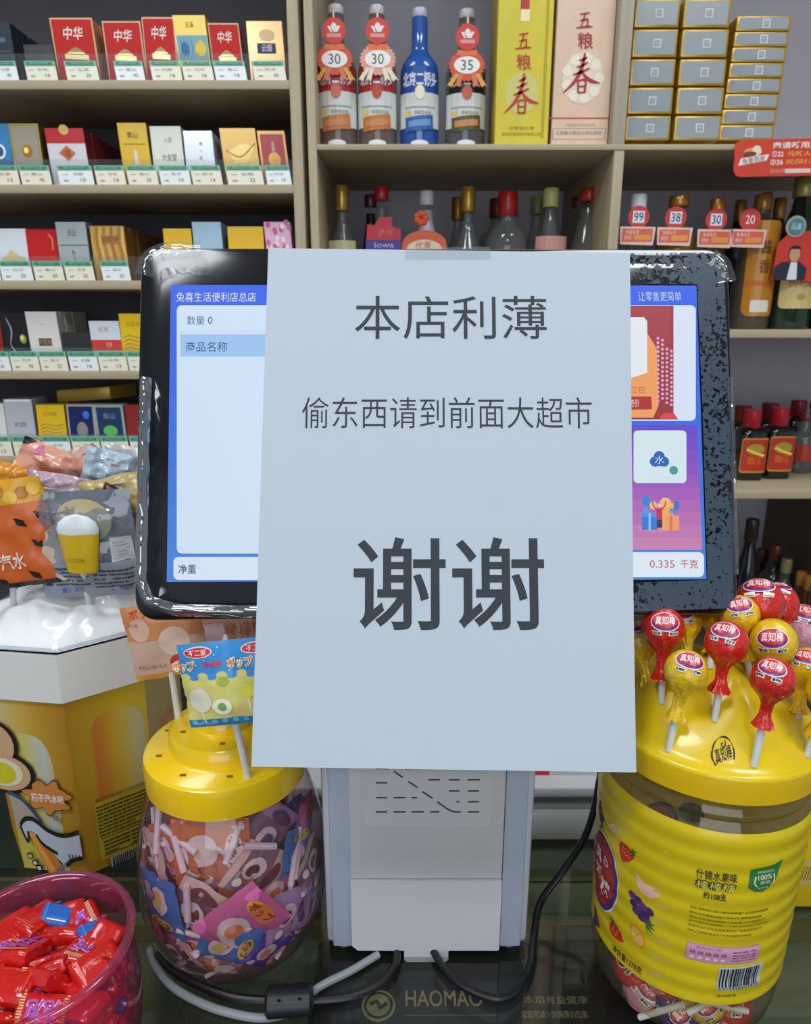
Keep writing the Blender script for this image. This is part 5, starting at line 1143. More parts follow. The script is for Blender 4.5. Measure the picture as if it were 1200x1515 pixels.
# back of label seen through neck: dark fruit shapes printed on the far side
F = Flat()
for du, c_ in ((-.024, '#4a2c5e'), (-.022, '#3e6e2c'), (.02, '#5e3a78')): F.ell(pi * LR + du, l1 - .078, .008, .008, mat(c_), 0)
F.ell(pi * LR, l1 - .086, .015, .014, mat('#3c2f66'), 1); F.ell(pi * LR, l1 - .087, .012, .012, mat('#9a3a34'), 2)
F.build('rear_print', jar, lambda u, v, h: Vector((JX + (lab_r(v) - h + .0012) * sin(u / LR), JY - (lab_r(v) - h + .0012) * cos(u / LR), v)), eps=.00008, stepu=.006)

# lollipops standing on the dome
def stand(label, bx, by, sx, sy, rpx, col, flav, ydelta, side=0.0, emb='#6a2878', up=.72):
    base = on_dome(sx, sy)
    if base is None: base = Vector((PY(sx, sy, JY + .03).x, JY + .03, 0)); base.z = jz(base.x, base.y)
    C = PY(bx, by, base.y + ydelta); r = rpx * axial(C) / FPX
    return ball_pop(label, C, base, r, col, flav=flav, side=side, emb=emb, up=up)
RD, YL, PK = '#c8241c', '#e0b818', '#d89ab0'
stand('yellow ball lollipop standing in front of the printed dome logo side, nearest the paper', 1015, 992, 989, 1110, 31, YL, '菠萝味', .003, .1, up=.8)
stand('red ball lollipop with long twist, front row beside the printed logo', 1144, 1003, 1115, 1133, 31, RD, '草莓味', .004, -.15)
stand('red ball lollipop in the middle row under the corner of the display', 1075, 949, 1057, 1066, 31, RD, '荔枝味', .006, -.15)
stand('yellow ball lollipop with red oval, behind the long twisted red one', 1145, 948, 1152, 1030, 33, YL, '香橙味', .0, -.05, up=.5)
stand('red ball lollipop half tucked under the lower edge of the display', 981, 927, 979, 1040, 31, RD, '西瓜味', .012, .1, up=.3)
stand('yellow ball lollipop partly hidden by the paper edge', 944, 946, 955, 1005, 27, YL, '菠萝味', .012, -.1)
stand('yellow ball lollipop peeking around the display corner', 1094, 908, 1110, 1000, 28, YL, '柠檬味', .006, .1)
stand('large red ball lollipop, highest of the bunch', 1124, 890, 1128, 990, 34, RD, '樱桃味', .012, .0, up=.85)
stand('second red ball lollipop right behind the highest one', 1150, 893, 1148, 990, 30, RD, '樱桃味', .022, .0, up=.85)
stand('pink ball lollipop at the back', 1187, 927, 1165, 1005, 33, PK, '蜜桃味', .010, .0)
stand('yellow ball lollipop at the photo edge above a bare stick', 1193, 986, 1180, 1062, 28, YL, '芒果味', .004, -.1)
stand('lowest yellow ball lollipop cut by the photo edge', 1226, 1020, 1194, 1118, 30, YL, '香蕉味', .0, .0)
stand('yellow ball lollipop mostly hidden behind the display bottom', 1010, 918, 1022, 1000, 27, YL, '芒果味', .02, .0, up=.2)
stand('yellow ball lollipop hidden deep behind the display bottom', 1060, 906, 1050, 990, 27, YL, '芒果味', .022, .0, up=.2)
# lollipops inside the jar, below the label
FOOT = [(912, 1428, 0), (972, 1452, 0), (930, 1482, 2), (998, 1506, 3), (1052, 1497, 1), (1100, 1472, 0), (1108, 1502, 4)]
rr = random.Random(11); cols = [(RD, 'red'), (YL, 'yellow'), (PK, 'pink'), ('#4a2a78', 'purple'), ('#b82020', 'deep red')]
fixed = [(-50, .026, 0), (-22, .026, 2), (2, .022, 3), (22, .024, 1), (44, .026, 0), (-36, .012, 2), (-66, .036, 0), (66, .030, 4), (12, .040, 1), (-8, .042, 4)]
for k, (deg, zz, ci) in enumerate(fixed + [(rr.uniform(-180, 180), rr.uniform(.014, .05), rr.randrange(5)) for _ in range(14)]):
    q = radians(deg); R_ = .040 if k < 10 else rr.uniform(.01, .038)
    C = Vector((JX + R_ * sin(q), JY - R_ * cos(q), ZC + zz))
    if k < len(FOOT):
        uu, vv = cyl_hit(FOOT[k][0], FOOT[k][1], .0575); ci = FOOT[k][2]; q = uu / LR; C = Vector((JX + .0425 * sin(q), JY - .0425 * cos(q), max(ZC + .015, vv - .006)))
    th = rr.uniform(0, 6.28)
    bs = C + Vector((cos(th) * .028, sin(th) * .022 if k >= 10 else abs(sin(th)) * .02, rr.uniform(-.005, .022)))
    d = Vector((bs.x - JX, bs.y - JY)); 
    if d.length > .05: d *= .05 / d.length; bs.x, bs.y = JX + d.x, JY + d.y
    ball_pop('%s ball lollipop lying inside the bottom of the tall jar' % cols[ci][1], C, bs, .0142 if k < 7 else .0125, cols[ci][0], group='%s ball lollipops inside the tall jar' % cols[ci][1], prints=k < 10, lite=True, up=-.1, flav='草莓味')
for i, (x0, y0, x1, y1) in enumerate(((940, 1512, 1010, 1492), (1018, 1505, 1050, 1488), (1045, 1488, 1112, 1502))):
    p, q = [Vector((JX + .0555 * sin(c_[0] / LR), JY - .0555 * cos(c_[0] / LR), max(c_[1], ZC + .006))) for c_ in (cyl_hit(x0, y0, .0585), cyl_hit(x1, y1, .0585))]
    tag(MB().tube([p, (p + q) / 2, q], .0019, mat('#dcdcd8', .4), 10).build('lollipop_stick'), 'white lollipop stick pressed against the foot of the tall jar', 'stick', 'loose sticks inside the tall jar')

# ---- round candy jar (left)
KX, KY = -.121, .420; KS = 1.0
k_c = PZ(333, 1400, ZC)
rj = thing('candy_jar', 'round bulging clear jar with flat yellow stepped lid, full of flat lollipops', 'jar', (KX, KY, ZC))
KR = .0615
kp = [(.0001, .002), (.040, .0), (.048, .003), (.0555, .012), (.0610, .026), (.0645, .044), (.0652, .060), (.0640, .078), (.0610, .098), (.0565, .116), (.0512, .130), (.0485, .136), (.0485, .146)]
MB().lathe(kp, KX, KY, ZC, clear('#f2e4ea', 1.6, .03, .06, '#b890a0'), 56, caps=False).build('body', rj, ang=60)
KL = ZC + .133
MB().lathe([(.0515, 0), (.0530, .001), (.0535, .016), (.0525, .021), (.0500, .023), (.038, .0245), (.0365, .0255), (.0360, .0345), (.0340, .0370), (.020, .038), (.0185, .0385), (.0180, .044), (.0165, .046), (.0001, .047)], KX, KY, KL, mat('#f0c812', .25, coat=.4), 64, caps=False).build('lid', rj, ang=40)
for i in range(9):
    th = 2 * pi * i / 9 + .3; x, y = KX + .043 * sin(th), KY - .043 * cos(th)
    MB().box(x - .0018, x + .0018, y - .0008, y + .0008, KL + .0242, KL + .0244 + .0003, mat('#7a6408', .6)).build('slot', rj, smooth=False)
for i in range(5):
    th = 2 * pi * i / 5 + .2; x, y = KX + .027 * sin(th), KY - .027 * cos(th)
    MB().box(x - .0016, x + .0016, y - .0008, y + .0008, KL + .0374, KL + .0382, mat('#7a6408', .6)).build('slot', rj, smooth=False)
# flat pouches on sticks above it
def d_bluep(F):
    F.rect(0, .62, 1, 1, mat('#3d8fd0', .3), 0); F.rect(0, .1, 1, .62, mat('#d8cf78', .3), 0); F.rect(0, 0, 1, .1, mat('#2f86b8', .3), 0)
    for i in range(9): F.ell(.06 + .11 * i, .62, .065, .045, mat('#3d8fd0' if i % 2 else '#d8cf78', .3), 1, 14)
    for cx in (.25, .92):
        F.ell(cx, .9, .17, .065, mat('#f2d8d0'), 2); F.ell(cx, .9, .155, .052, mat('#cc2c38'), 3); F.text('不二家', cx - .11, .865, cx + .11, .935, mat('#f4d8d8'), 4, off=.01)
    for cx in (.06, .72): F.text('ポップ', cx - .15, .68, cx + .15, .82, mat('#f6f0e0'), 3, off=.09); F.text('ポップ', cx - .14, .69, cx + .14, .81, mat('#e88818'), 4, off=.02)
    F.text('棒棒糖', .3, .72, .52, .8, mat('#d8486a'), 4, off=.01)
    for i in range(14): F.ell((i * .37) % 1, .66 + (i * .23) % .32, .008, .008, mat('#d8ecf8'), 2, 8)
    F.ell(.5, .55, .07, .05, mat('#a8b848'), 3); F.ell(.76, .42, .09, .09, mat('#d4d24c'), 3); F.ell(.2, .34, .14, .15, mat('#e0dcc4'), 3); F.brush([(.76, .33), (.77, .15)], .015, mat('#f0f0e0'), 2); F.brush([(.2, .2), (.22, .06)], .015, mat('#f0f0e0'), 2)
    F.ell(.45, .25, .11, .1, mat('#f2f0d4'), 3); F.ell(.45, .25, .05, .05, mat('#7aa860'), 4)
    for i in range(8): F.ell(.08 + .12 * i, .07, .035, .03, mat('#68b0d0'), 2, 12)
    F.text('POPCANDY', .08, .03, .34, .065, mat('#a8d8ec'), 3)
def d_orp(F):
    F.rect(0, 0, 1, 1, mat('#d8b49c', .3), 0); F.rect(.0, .55, 1, 1, mat('#d8905c', .3), 1); F.rect(0, 0, 1, .08, mat('#dca050', .3), 1); F.ell(.2, .7, .14, .15, mat('#e0b8a0'), 2); F.text('ポップ', .1, .85, .5, .97, mat('#c85028'), 2, off=.02)
    F.ell(.62, .5, .2, .2, mat('#e8c8b4'), 2); F.ell(.62, .22, .12, .1, mat('#c83828'), 3); F.text('やさしいおいしさ', .08, .16, .44, .22, mat('#4a4644'), 2); F.text('不二家', .06, .74, .2, .79, mat('#c83838'), 3)
def hitlid(px, py, z): return PZ(px, py, z)
b1 = PZ(367, 1150, KL + .023); b2 = PZ(267, 1085, KL + .0245)
C = PY(335, 1010, b1.y - .006); wv = 135 * axial(C) / FPX
pouch('blue and cream square lollipop packet with orange lettering on the round jar', C, wv, 128 * axial(C) / FPX, roll=-.16, yaw=-.15, tilt=-.15, mf=mat('#cfc47c', .25), bulge=.004, seed=3, draw=d_bluep, stick=[b1, .0022], group='square lollipop packets on the round jar', amp=.0015)
C = PY(247, 946, b2.y + .0); pouch('orange and beige square lollipop packet on the round jar, next to the white box lid', C, 112 * axial(C) / FPX, 118 * axial(C) / FPX, roll=-.12, yaw=.1, mf=mat('#d8a888', .25), seed=5, draw=d_orp, stick=[b2, .0022], group='square lollipop packets on the round jar', amp=.0015)
C = PY(335, 935, .47); pouch('pale pink square lollipop packet behind the blue one', C, 150 * axial(C) / FPX, 90 * axial(C) / FPX, roll=-.1, mf=mat('#cfa898', .25), seed=7, draw=lambda F: (F.rect(.05, .3, .5, .7, mat('#d8c4d4'), 0), F.text('棒棒糖', .5, .4, .9, .7, mat('#b87a6a'), 1)), stick=[PZ(330, 1060, KL + .038), .0022], group='square lollipop packets on the round jar')
# contents of the round jar
def kr(z):
    z -= ZC
    for (r0, z0), (r1, z1) in zip(kp, kp[1:]):
        if z0 <= z <= z1 and z1 > z0: return r0 + (r1 - r0) * (z - z0) / (z1 - z0)
    return .05
PC = [('blue', '#3a7fc4', '#e8d060'), ('pink', '#d06aa0', '#e88a30'), ('orange', '#cf7a3c', '#f0e0d0'), ('lilac', '#a890b8', '#5a3a78'), ('cream', '#cbb7a2', '#6a3030'), ('purple', '#4a3aa8', '#e0a040')]
clr = clear('#f4eaf0', 1.6, .08, .25, '#b89aa8', bump=.5, bscale=60)
rr = random.Random(21)
def jar_pouch(i, deg, z, ci, w_, roll, rad, tl):
    q = radians(deg); rz = kr(ZC + z) - rad; C = Vector((KX + rz * sin(q), KY - rz * cos(q), ZC + z)); nm, c_, c2 = PC[ci]
    def dr(F, ci=ci, c2=c2, c_=c_):
        F.rect(0, .7, 1, 1, mat(c_, .25), 0); F.rect(0, 0, 1, .12, mat(c_, .25), 0)
        if ci in (1, 5, 0): F.rect(0, .55, 1, .7, mat(c_, .25), 0)
        F.ell(.5, .8, .3, .12, mat(c2), 1); F.text('ポップ', .24, .73, .76, .88, mat('#7a3418' if ci != 5 else '#f0e0c0'), 2, off=.02)
        F.ell(.45, .38, .24, .22, mat('#e4dcd4'), 1); F.ell(.48, .36, .14, .13, mat(c2), 2); F.ell(.8, .25, .09, .09, mat('#f2ece6'), 1, 14); F.text('不二家', .62, .5, .95, .58, mat('#b82838'), 2)
    sd = rr.random() * 40
    st = C + Vector((cos(q) * sin(roll), sin(q) * sin(roll), cos(roll))) * -w_ * 1.0
    d = Vector((st.x - KX, st.y - KY)); st.z = max(ZC + .006, min(ZC + .125, st.z)); lim = kr(st.z) - .004
    if d.length > lim: d *= lim / d.length; st.x, st.y = KX + d.x, KY + d.y
    pouch('%s lollipop packet inside the round jar' % nm, C, w_, w_ * 1.05, yaw=q, tilt=tl, roll=roll, mf=clr if ci in (3, 4) and i % 2 else mat(PC[ci][1], .3), mbk=mat('#b8a0a8', .3), bulge=.003, seed=sd, draw=dr if i < 26 else None, stick=[st, .0016], group='%s lollipop packets inside the round jar' % nm, nu=8, amp=.002, name='lollipop')
spec = [(-38, .066, 0, .038, 3.0, .0075, 0), (18, .062, 1, .044, 1.0, .007, .1), (8, .044, 0, .036, 1.9, .009, .2), (-10, .072, 4, .034, .5, .010, 0), (50, .050, 3, .034, 1.8, .008, 0), (-62, .064, 3, .034, .4, .007, 0), (-58, .040, 1, .030, 2.2, .008, .1), (-30, .028, 4, .030, 1.4, .010, .3), (6, .020, 2, .028, .7, .012, .4), (34, .026, 5, .030, 2.4, .010, .3),
        (62, .092, 0, .030, .3, .007, 0), (74, .070, 4, .032, 2.7, .007, 0), (0, .108, 2, .046, 1.55, .011, -.1), (30, .092, 4, .034, 2.3, .010, 0), (-32, .104, 2, .034, 1.2, .011, 0), (44, .112, 3, .034, .9, .010, 0), (-50, .094, 4, .030, 2.8, .008, 0), (66, .032, 4, .03, 1, .010, .2), (-15, .036, 1, .03, 2.6, .011, .2), (22, .078, 2, .032, 3.6, .016, 0),
        (80, .100, 1, .03, .2, .007, 0), (-78, .084, 2, .032, 1.1, .008, 0), (-14, .090, 1, .034, 4.0, .016, 0), (46, .072, 1, .034, .8, .014, 0), (86, .05, 0, .03, 1.9, .009, 0), (-86, .05, 3, .03, 1.9, .009, 0)]
for i, (deg, z, ci, w_, roll, rad, tl) in enumerate(spec): jar_pouch(i, deg, z, ci, w_, roll, rad, tl)
for i in range(26, 60):
    z = rr.uniform(.016, .112); jar_pouch(i, rr.uniform(-110, 110) if i < 46 else rr.uniform(0, 360), z, rr.randrange(6), .034, rr.uniform(0, 6.28), rr.uniform(.018, .036), rr.uniform(-.3, .3))
def stick_on(x0, y0, x1, y1, r=.0022):
    def at(x, y):
        rd = ray(x, y)
        for i in range(600):
            p = CAM + rd * (.34 + .0004 * i); d = sqrt((p.x - KX) ** 2 + (p.y - KY) ** 2)
            if ZC + .004 < p.z < ZC + .134 and d < kr(p.z) - .0032: return p
        return PY(x, y, KY - .03)
    p, q = at(x0, y0), at(x1, y1)
    c = (p + q) / 2
    tag(MB().tube([p, q], r, mat('#dfd8da', .4), 10).build('lollipop_stick'), 'white stick pressed against the wall of the round jar', 'stick', 'loose sticks inside the round jar')
for s_ in ((236, 1190, 231, 1262), (268, 1214, 362, 1223), (358, 1214, 334, 1277), (362, 1252, 408, 1252), (448, 1198, 436, 1300), (443, 1222, 430, 1310), (240, 1222, 290, 1262), (276, 1310, 278, 1362), (257, 1236, 272, 1290), (262, 1428, 290, 1412)): stick_on(*s_)

# ---- red candies in the pink jar (front left)
GX, GY, GZ = -.211, .322, CAM.z - .339
GRr = .0525
gj = thing('candy_jar', 'open pink tinted plastic jar full of red wrapped candies', 'jar', (GX, GY, ZC))
gp_ = [(.0001, .001), (.040, .0), (.047, .006), (.052, .022), (.0545, .045), (.0545, .066), (.0535, .082), (.0520, .089), (.0520, .092), (.0520, .1065), (.0535, .1075), (.0550, .1095), (.0553, .1120), (.0540, .1140), (.0520, .1145), (.0502, .1135), (.0500, .1100), (.0500, .094)]
gsc = (GZ - ZC) / .1145
MB().lathe([(r, z * gsc) for r, z in gp_], GX, GY, ZC, clear('#fac0d4', 2.2, .05, .13, '#e070a0'), 64, caps=False).build('body', gj, ang=60)
rr = random.Random(5); redm = mat('#c41a14', .2, coat=.6, bump=.25, bscale=120); bl_ = mat('#2a6ac0', .22, coat=.6)
protos = {}
def candy_proto(kind):
    L, W, H = (.0275, .0185, .0105) if kind != 'blue' else (.018, .013, .010)
    t = thing('wrapped_candy', 'x', 'candy', (0, 0, 0))
    m = redm if kind != 'blue' else bl_
    def fn(a, b):
        th = a * 2 * pi; ex = 5; c, s = cos(th), sin(th); k = 1 / (abs(c) ** ex + abs(s) ** ex) ** (1 / ex)
        e = abs(b * 2 - 1); f = (1 - max(0, (e - .82) / .18) * .45); fy = (1 - max(0, (e - .82) / .18) * .05)
        return ((b - .5) * L, c * k * W / 2 * fy, s * k * H / 2 * f + .0003 * noise.noise(Vector((b * 9, a * 9, 0))))
    mb = MB(); mb.grid(fn, 20, 14, m, True); n_ = 20
    o = len(mb.v); mb.f += [list(range(20))[::-1], [14 * 20 + i for i in range(20)]]; mb.m += [0, 0]
    mb.build('wrapper', t, ang=50)
    F = Flat(); F.text('泡泡', -.0088, -.0060, .0088, .0062, mat('#e8c0dc', .3), 0, off=.075); F.text('泡泡', -.0084, -.0055, .0084, .0057, mat('#a848b0', .3), 1, off=.03)
    for q in (-.0112, .0112): F.lines(q - .0013, -.008, q + .0013, .008, 12, mat('#d8b888', .3), 0, 3, .6)
    if kind != 'print': F = Flat(); F.rect(-L * .42, -W * .4, -L * .36, W * .4, mat('#d84030' if kind == 'plain' else '#4a88d8', .2), 0)
    F.build('print', t, lambda u, v, h: Vector((u, v, H / 2 + h + .0001)))
    return t
for kd in ('print', 'plain', 'blue'):
    protos[kd] = candy_proto(kd)
def place_candy(kd, loc, rot, lab, grp, first=[set()]):
    src = protos[kd]
    if kd in first[0]: o = clone(src, (0, 0, 0))
    else: o = src; first[0].add(kd)
    o.location = loc; o.rotation_euler = rot; o['label'] = lab; o['group'] = grp; o['category'] = 'candy'; ORG[o.name] = Vector(loc)
    return o
top = [(38, 1408, 'print', 1.45, -.1, .5), (127, 1408, 'print', 1.5, .15, .25), (140, 1345, 'print', .6, .35, -.45), (60, 1340, 'plain', 1.15, .1, .2), (93, 1360, 'plain', .45, .5, .0), (95, 1378, 'plain', .4, -.2, .2), (15, 1372, 'plain', 1.0, .4, .1), (85, 1425, 'plain', 1.7, -.3, .5), (108, 1440, 'plain', .3, .5, .4),
       (0, 1420, 'print', 1.3, .1, .3), (165, 1395, 'plain', 1.3, .3, -.3), (60, 1462, 'print', .3, .3, .4), (10, 1462, 'plain', .1, .2, .3), (172, 1360, 'blue', .8, .2, .2), (25, 1330, 'plain', .7, .6, .1), (100, 1320, 'blue', .2, .3, .4), (160, 1430, 'plain', .9, .5, .1), (-25, 1380, 'plain', .5, .2, .1), (-40, 1420, 'print', 1.2, .2, .1)]
CLK = {h: ' at %s o\'clock' % n for h, n in zip(range(1, 13), 'one two three four five six seven eight nine ten eleven twelve'.split())}; seen_c = set()
for i, (px, py, kd, rz, rx, ry) in enumerate(top):
    z = GZ - .017 - .0035 * (i % 3); p = PZ(px, py, z); d = Vector((p.x - GX, p.y - GY))
    if d.length > .034: d *= .034 / d.length
    nm = {'print': 'purple lettered red candy', 'plain': 'plain red candy', 'blue': 'blue candy'}[kd]
    hr = int(round((atan2(d.x, d.y) % (2 * pi)) / (pi / 6))) or 12
    pos = CLK[hr] + (' against the rim' if d.length > .034 else ' near the middle' if d.length < .016 else ' half way out')
    while nm + pos in seen_c: pos += ', another one' if 'another' not in pos else ' deeper'
    seen_c.add(nm + pos)
    place_candy(kd, (GX + d.x, GY + d.y, z), (rx, ry, rz), nm + pos + ' in the pink jar', nm.replace('candy', 'candies') + ' on top of the heap')
for i in range(95):
    z = ZC + .012 + (i / 95) * .066 * gsc * 1.15; th = i * 2.4; rmax = .036
    R_ = rmax * (1 if i % 2 else sqrt(rr.random())); kd = 'blue' if i % 11 == 5 else ('print' if i % 4 == 0 else 'plain')
    nm = {'print': 'red candy with purple lettering', 'plain': 'red candy', 'blue': 'blue candy'}[kd]
    place_candy(kd, (GX + R_ * sin(th), GY - R_ * cos(th), z), (rr.uniform(-1.4, 1.4), rr.uniform(-.7, .7), rr.uniform(0, 6.28)), nm + ' packed below the heap inside the pink jar', nm.replace('candy', 'candies') + ' packed inside the pink jar')

# ================================================================ octagonal display box (left)
A = Vector((-.252, .466)); side = .060; BR = side / (2 * sin(pi / 8)); dirn = radians(104.5)
BC = A + Vector((cos(dirn), sin(dirn))) * BR; a0_ = atan2(A.y - BC.y, A.x - BC.x)
zl0, zl1 = CAM.z - .273, CAM.z - .2345
box = thing('display_box', 'octagonal yellow popsicle print display box with white lid', 'box', (BC.x, BC.y, ZC))
def octp(R, z): return [Vector((BC.x + R * cos(a0_ + i * pi / 4), BC.y + R * sin(a0_ + i * pi / 4), z)) for i in range(8)]
mb = MB(); lo, hi = octp(BR * .93, ZC + .0005), octp(BR * .985, zl0 + .002)
mb.add(lo + hi, [(i, (i + 1) % 8, (i + 1) % 8 + 8, i + 8) for i in range(8)] + [tuple(range(8))[::-1]], mat('#c9981c', .45)); mb.build('carton', box, smooth=False)
mb = MB(); l2, h2 = octp(BR * 1.02, zl0), octp(BR * 1.02, zl1); i2 = octp(BR * .97, zl1 - .001)
mb.add(l2 + h2 + i2, [(i, (i + 1) % 8, (i + 1) % 8 + 8, i + 8) for i in range(8)] + [(i + 8, (i + 1) % 8 + 8, (i + 1) % 8 + 16, i + 16) for i in range(8)] + [tuple(range(8))[::-1]], mat('#dcdcd6', .5)); mb.build('lid', box, smooth=False)
# panels: front edge is between vertex 0 and vertex 7 or 1, whichever lies towards -x
def panel(i, j, name, draw, flip=False):
    p00, p10, p01, p11 = lo[i], lo[j], hi[i], hi[j]; n = (p10 - p00).cross(p01 - p00).normalized()
    if n.dot(CAM - p00) < 0: n = -n
    F = Flat(); draw(F)
    return F.build(name, box, lambda u, v, h: (p00.lerp(p10, u)).lerp(p01.lerp(p11, u), v) + n * h, eps=.0002, stepu=.2)
jl, jr = (1, 7) if octp(1, 0)[1].x < octp(1, 0)[7].x else (7, 1)
def grad(F, pts_fn, cols, L=1):
    for k, c_ in enumerate(cols): F.poly(pts_fn(k / len(cols)), mat(c_, .45), L + k)
def strips(F, cs_):
    n = 24
    for i in range(n):
        g_ = (i + .5) / n * (len(cs_) - 1); k = int(g_); g_ -= k; F.rect(i / n, 0, (i + 1) / n, 1, mat('#%02x%02x%02x' % tuple(int(p * (1 - g_) + q * g_) for p, q in zip(cs_[k], cs_[k + 1])), .45), 0)
def pops(F, cx, w_, top, flip=1):
    stops = [(0, (186, 148, 40)), (.10, (190, 112, 40)), (.22, (198, 128, 44)), (.40, (204, 158, 44)), (.6, (204, 174, 70)), (.8, (196, 180, 122)), (.93, (186, 176, 140)), (1, (196, 172, 70))]
    if flip < 0: stops = [(0, (190, 176, 80)), (.3, (206, 190, 70)), (.6, (196, 190, 130)), (.85, (184, 190, 188)), (1, (190, 178, 120))]
    n = 30
    for i in range(n):
        a, b = i / n, (i + 1) / n; m_ = (a + b) / 2
        for (t0, c0), (t1, c1) in zip(stops, stops[1:]):
            if t0 <= m_ <= t1: k = (m_ - t0) / (t1 - t0); c_ = '#%02x%02x%02x' % tuple(int(p * (1 - k) + q * k) for p, q in zip(c0, c1)); break
        f = lambda t: top - .16 * (1 - (1 - abs(2 * t - 1) ** 2.6) ** .5) if 0 < t < 1 else top - .16
        F.poly([(cx - w_ + 2 * w_ * a, 0), (cx - w_ + 2 * w_ * b, 0), (cx - w_ + 2 * w_ * b, f(b)), (cx - w_ + 2 * w_ * a, f(a))], mat(c_, .45), 1)
def d_right(F):
    strips(F, [(172, 126, 30), (186, 150, 34), (204, 174, 40), (200, 172, 56)])
    pops(F, .60, .37, .88, 1)
    F.rect(.18, .06, 1, .40, mat('#b5a228', .45), 12); F.lines(.2, .2, .98, .39, 9, mat('#4a4416'), 13, 4, .5); F.rect(.22, .08, .95, .085, dk, 13); F.rect(.22, .185, .95, .19, dk, 13); F.lines(.24, .09, .6, .18, 4, mat('#3a3614'), 13, 8, .5); F.lines(.62, .09, .94, .18, 4, mat('#3a3614'), 13, 9, .5)
    F.text('橘子汽水味软糖产品类型凝胶糖果', .2, .405, .98, .425, mat('#4a4416'), 13)
    F.rect(.3, 0, .95, .058, mat('#b8b8b0'), 12); q = .33; r_ = random.Random(2)
    while q < .92: e = r_.uniform(.008, .022); F.rect(q, 0, q + e, .055, BLACK, 13); q += e + r_.uniform(.008, .016)
def d_front(F):
    strips(F, [(200, 186, 140), (200, 168, 80), (184, 142, 40), (166, 120, 28)])
    pops(F, .36, .36, .80, -1)
    ob = mat('#15130f', .5); org = mat('#c8803a', .45)
    s = []
    r_ = random.Random(9)
    for i in range(96):
        q = 2 * pi * i / 96; k = 1 + .16 * sin(q * 7) + .08 * sin(q * 11 + 1); s.append((.60 + .30 * k * cos(q), .46 + .085 * k * sin(q)))
    F.poly([(.60 + (x - .60) * 1.07, .46 + (y - .46) * 1.1) for x, y in s], mat('#6a4018'), 12); F.poly(s, org, 13)
    F.rrect(.34, .435, .86, .475, .0, mat('#dcae8c'), 14) if False else F.rect(.36, .435, .84, .475, mat('#c98a58'), 14)
    F.text('橘子汽水味', .36, .43, .84, .48, mat('#f0e4d8'), 15, off=.02); F.text('50g', .62, .315, .76, .355, mat('#3a3420'), 14)
    # cartoon outline shape at left and hand holding an ice lolly
    F.ell(.0, .74, .30, .13, ob, 12); F.ell(-.0, .74, .24, .11, mat('#c8a07a'), 13); F.ell(.05, .58, .42, .12, ob, 12); F.ell(.05, .58, .36, .10, mat('#c8a07a'), 14); F.ell(.02, .585, .28, .08, mat('#d8d6b0'), 15); F.ell(.0, .58, .2, .06, mat('#c8c020'), 16)
    F.poly([(.02, .46), (.2, .43), (.42, .33), (.3, .28), (.06, .24)], mat('#a89c90'), 13); F.brush([(.02, .47), (.22, .43), (.44, .31)], .025, mat('#3a4a68'), 14)
    hnd = [(.12, .28), (.2, .32), (.34, .325), (.52, .27), (.74, .245), (.99, .275), (.99, .12), (.8, .11), (.68, .07), (.6, .1), (.52, .15), (.38, .2), (.3, .25), (.22, .25), (.2, .2), (.16, .22)]
    F.poly(hnd, mat('#b9c0cc'), 17); F.brush(hnd[:6], .028, ob, 18); F.brush([(.99, .12), (.84, .1), (.72, .06)], .026, ob, 18); F.brush([(.22, .25), (.2, .19), (.16, .215), (.12, .28)], .026, ob, 18); F.brush([(.34, .235), (.42, .18), (.62, .13)], .022, ob, 18)
    for i in range(4): F.brush([(.8 + .05 * i, .11), (.79 + .05 * i, .135)], .018, ob, 18, sub=1)
    F.poly([(.22, .24), (.36, .26), (.64, .06), (.5, -.0), (.42, .0)], mat('#c8782a', .4), 15); F.poly([(.22, .24), (.28, .25), (.54, .03), (.46, .0)], mat('#dc9a48', .4), 16)
    F.poly([(.56, .02), (.68, .05), (.6, .0)], mat('#4a6a9a'), 16)
    F.ell(.18, .10, .05, .02, ob, 18); F.ell(.18, .10, .035, .012, mat('#c8b090'), 19); F.ell(.24, .06, .05, .02, ob, 18); F.ell(.24, .06, .03, .012, mat('#c8d0d8'), 19); F.ell(.29, .03, .05, .02, ob, 18); F.ell(.29, .03, .03, .012, mat('#c8d0d8'), 19)
panel(0, jr, 'side_print', d_right); panel(jl, 0, 'front_print', d_front)
# far faces
kr2 = (jr + (1 if jr == 1 else -1)) % 8
panel(jr, kr2, 'side_print', lambda F: (F.rect(0, 0, 1, 1, mat('#c8b468', .45)), F.rect(.3, 0, 1, .7, mat('#cf9c5c', .45), 1), F.rect(.5, 0, 1, .65, mat('#d2ac80', .45), 2)))
# white wavy dome
def wd(a, b):
    th = a * 2 * pi; oc = cos(pi / 8) / cos(((th - a0_) % (pi / 4)) - pi / 8); r = BR * .965 * (1 - b) * (oc * (1 - b) + (1 - (1 - b)) * 1.0)
    x, y = BC.x + r * cos(th), BC.y + r * sin(th)
    z = .026 * (1 - (1 - b) ** 3) + 0.0085 * noise.noise(Vector((x * 42, y * 42, 3.3))) * min(1, b * 5) + .003 * noise.noise(Vector((x * 95, y * 95, 1.3))) * min(1, b * 5)
    return (x, y, zl1 + .0005 + z)
MB().grid(wd, 96, 30, mat('#eceef0', .14, coat=.7), True).build('snow_top', box, ang=80, weld=True)
rim = [Vector((p.x, p.y, zl1 + .0035)) for p in octp(BR * 1.0, 0)]
MB().tube(rim + [rim[0]], .0014, clear('#eef2f4', 2, .05, .1, '#d0d4d8'), 8).build('rim', box)
ztop_b = zl1 + .02
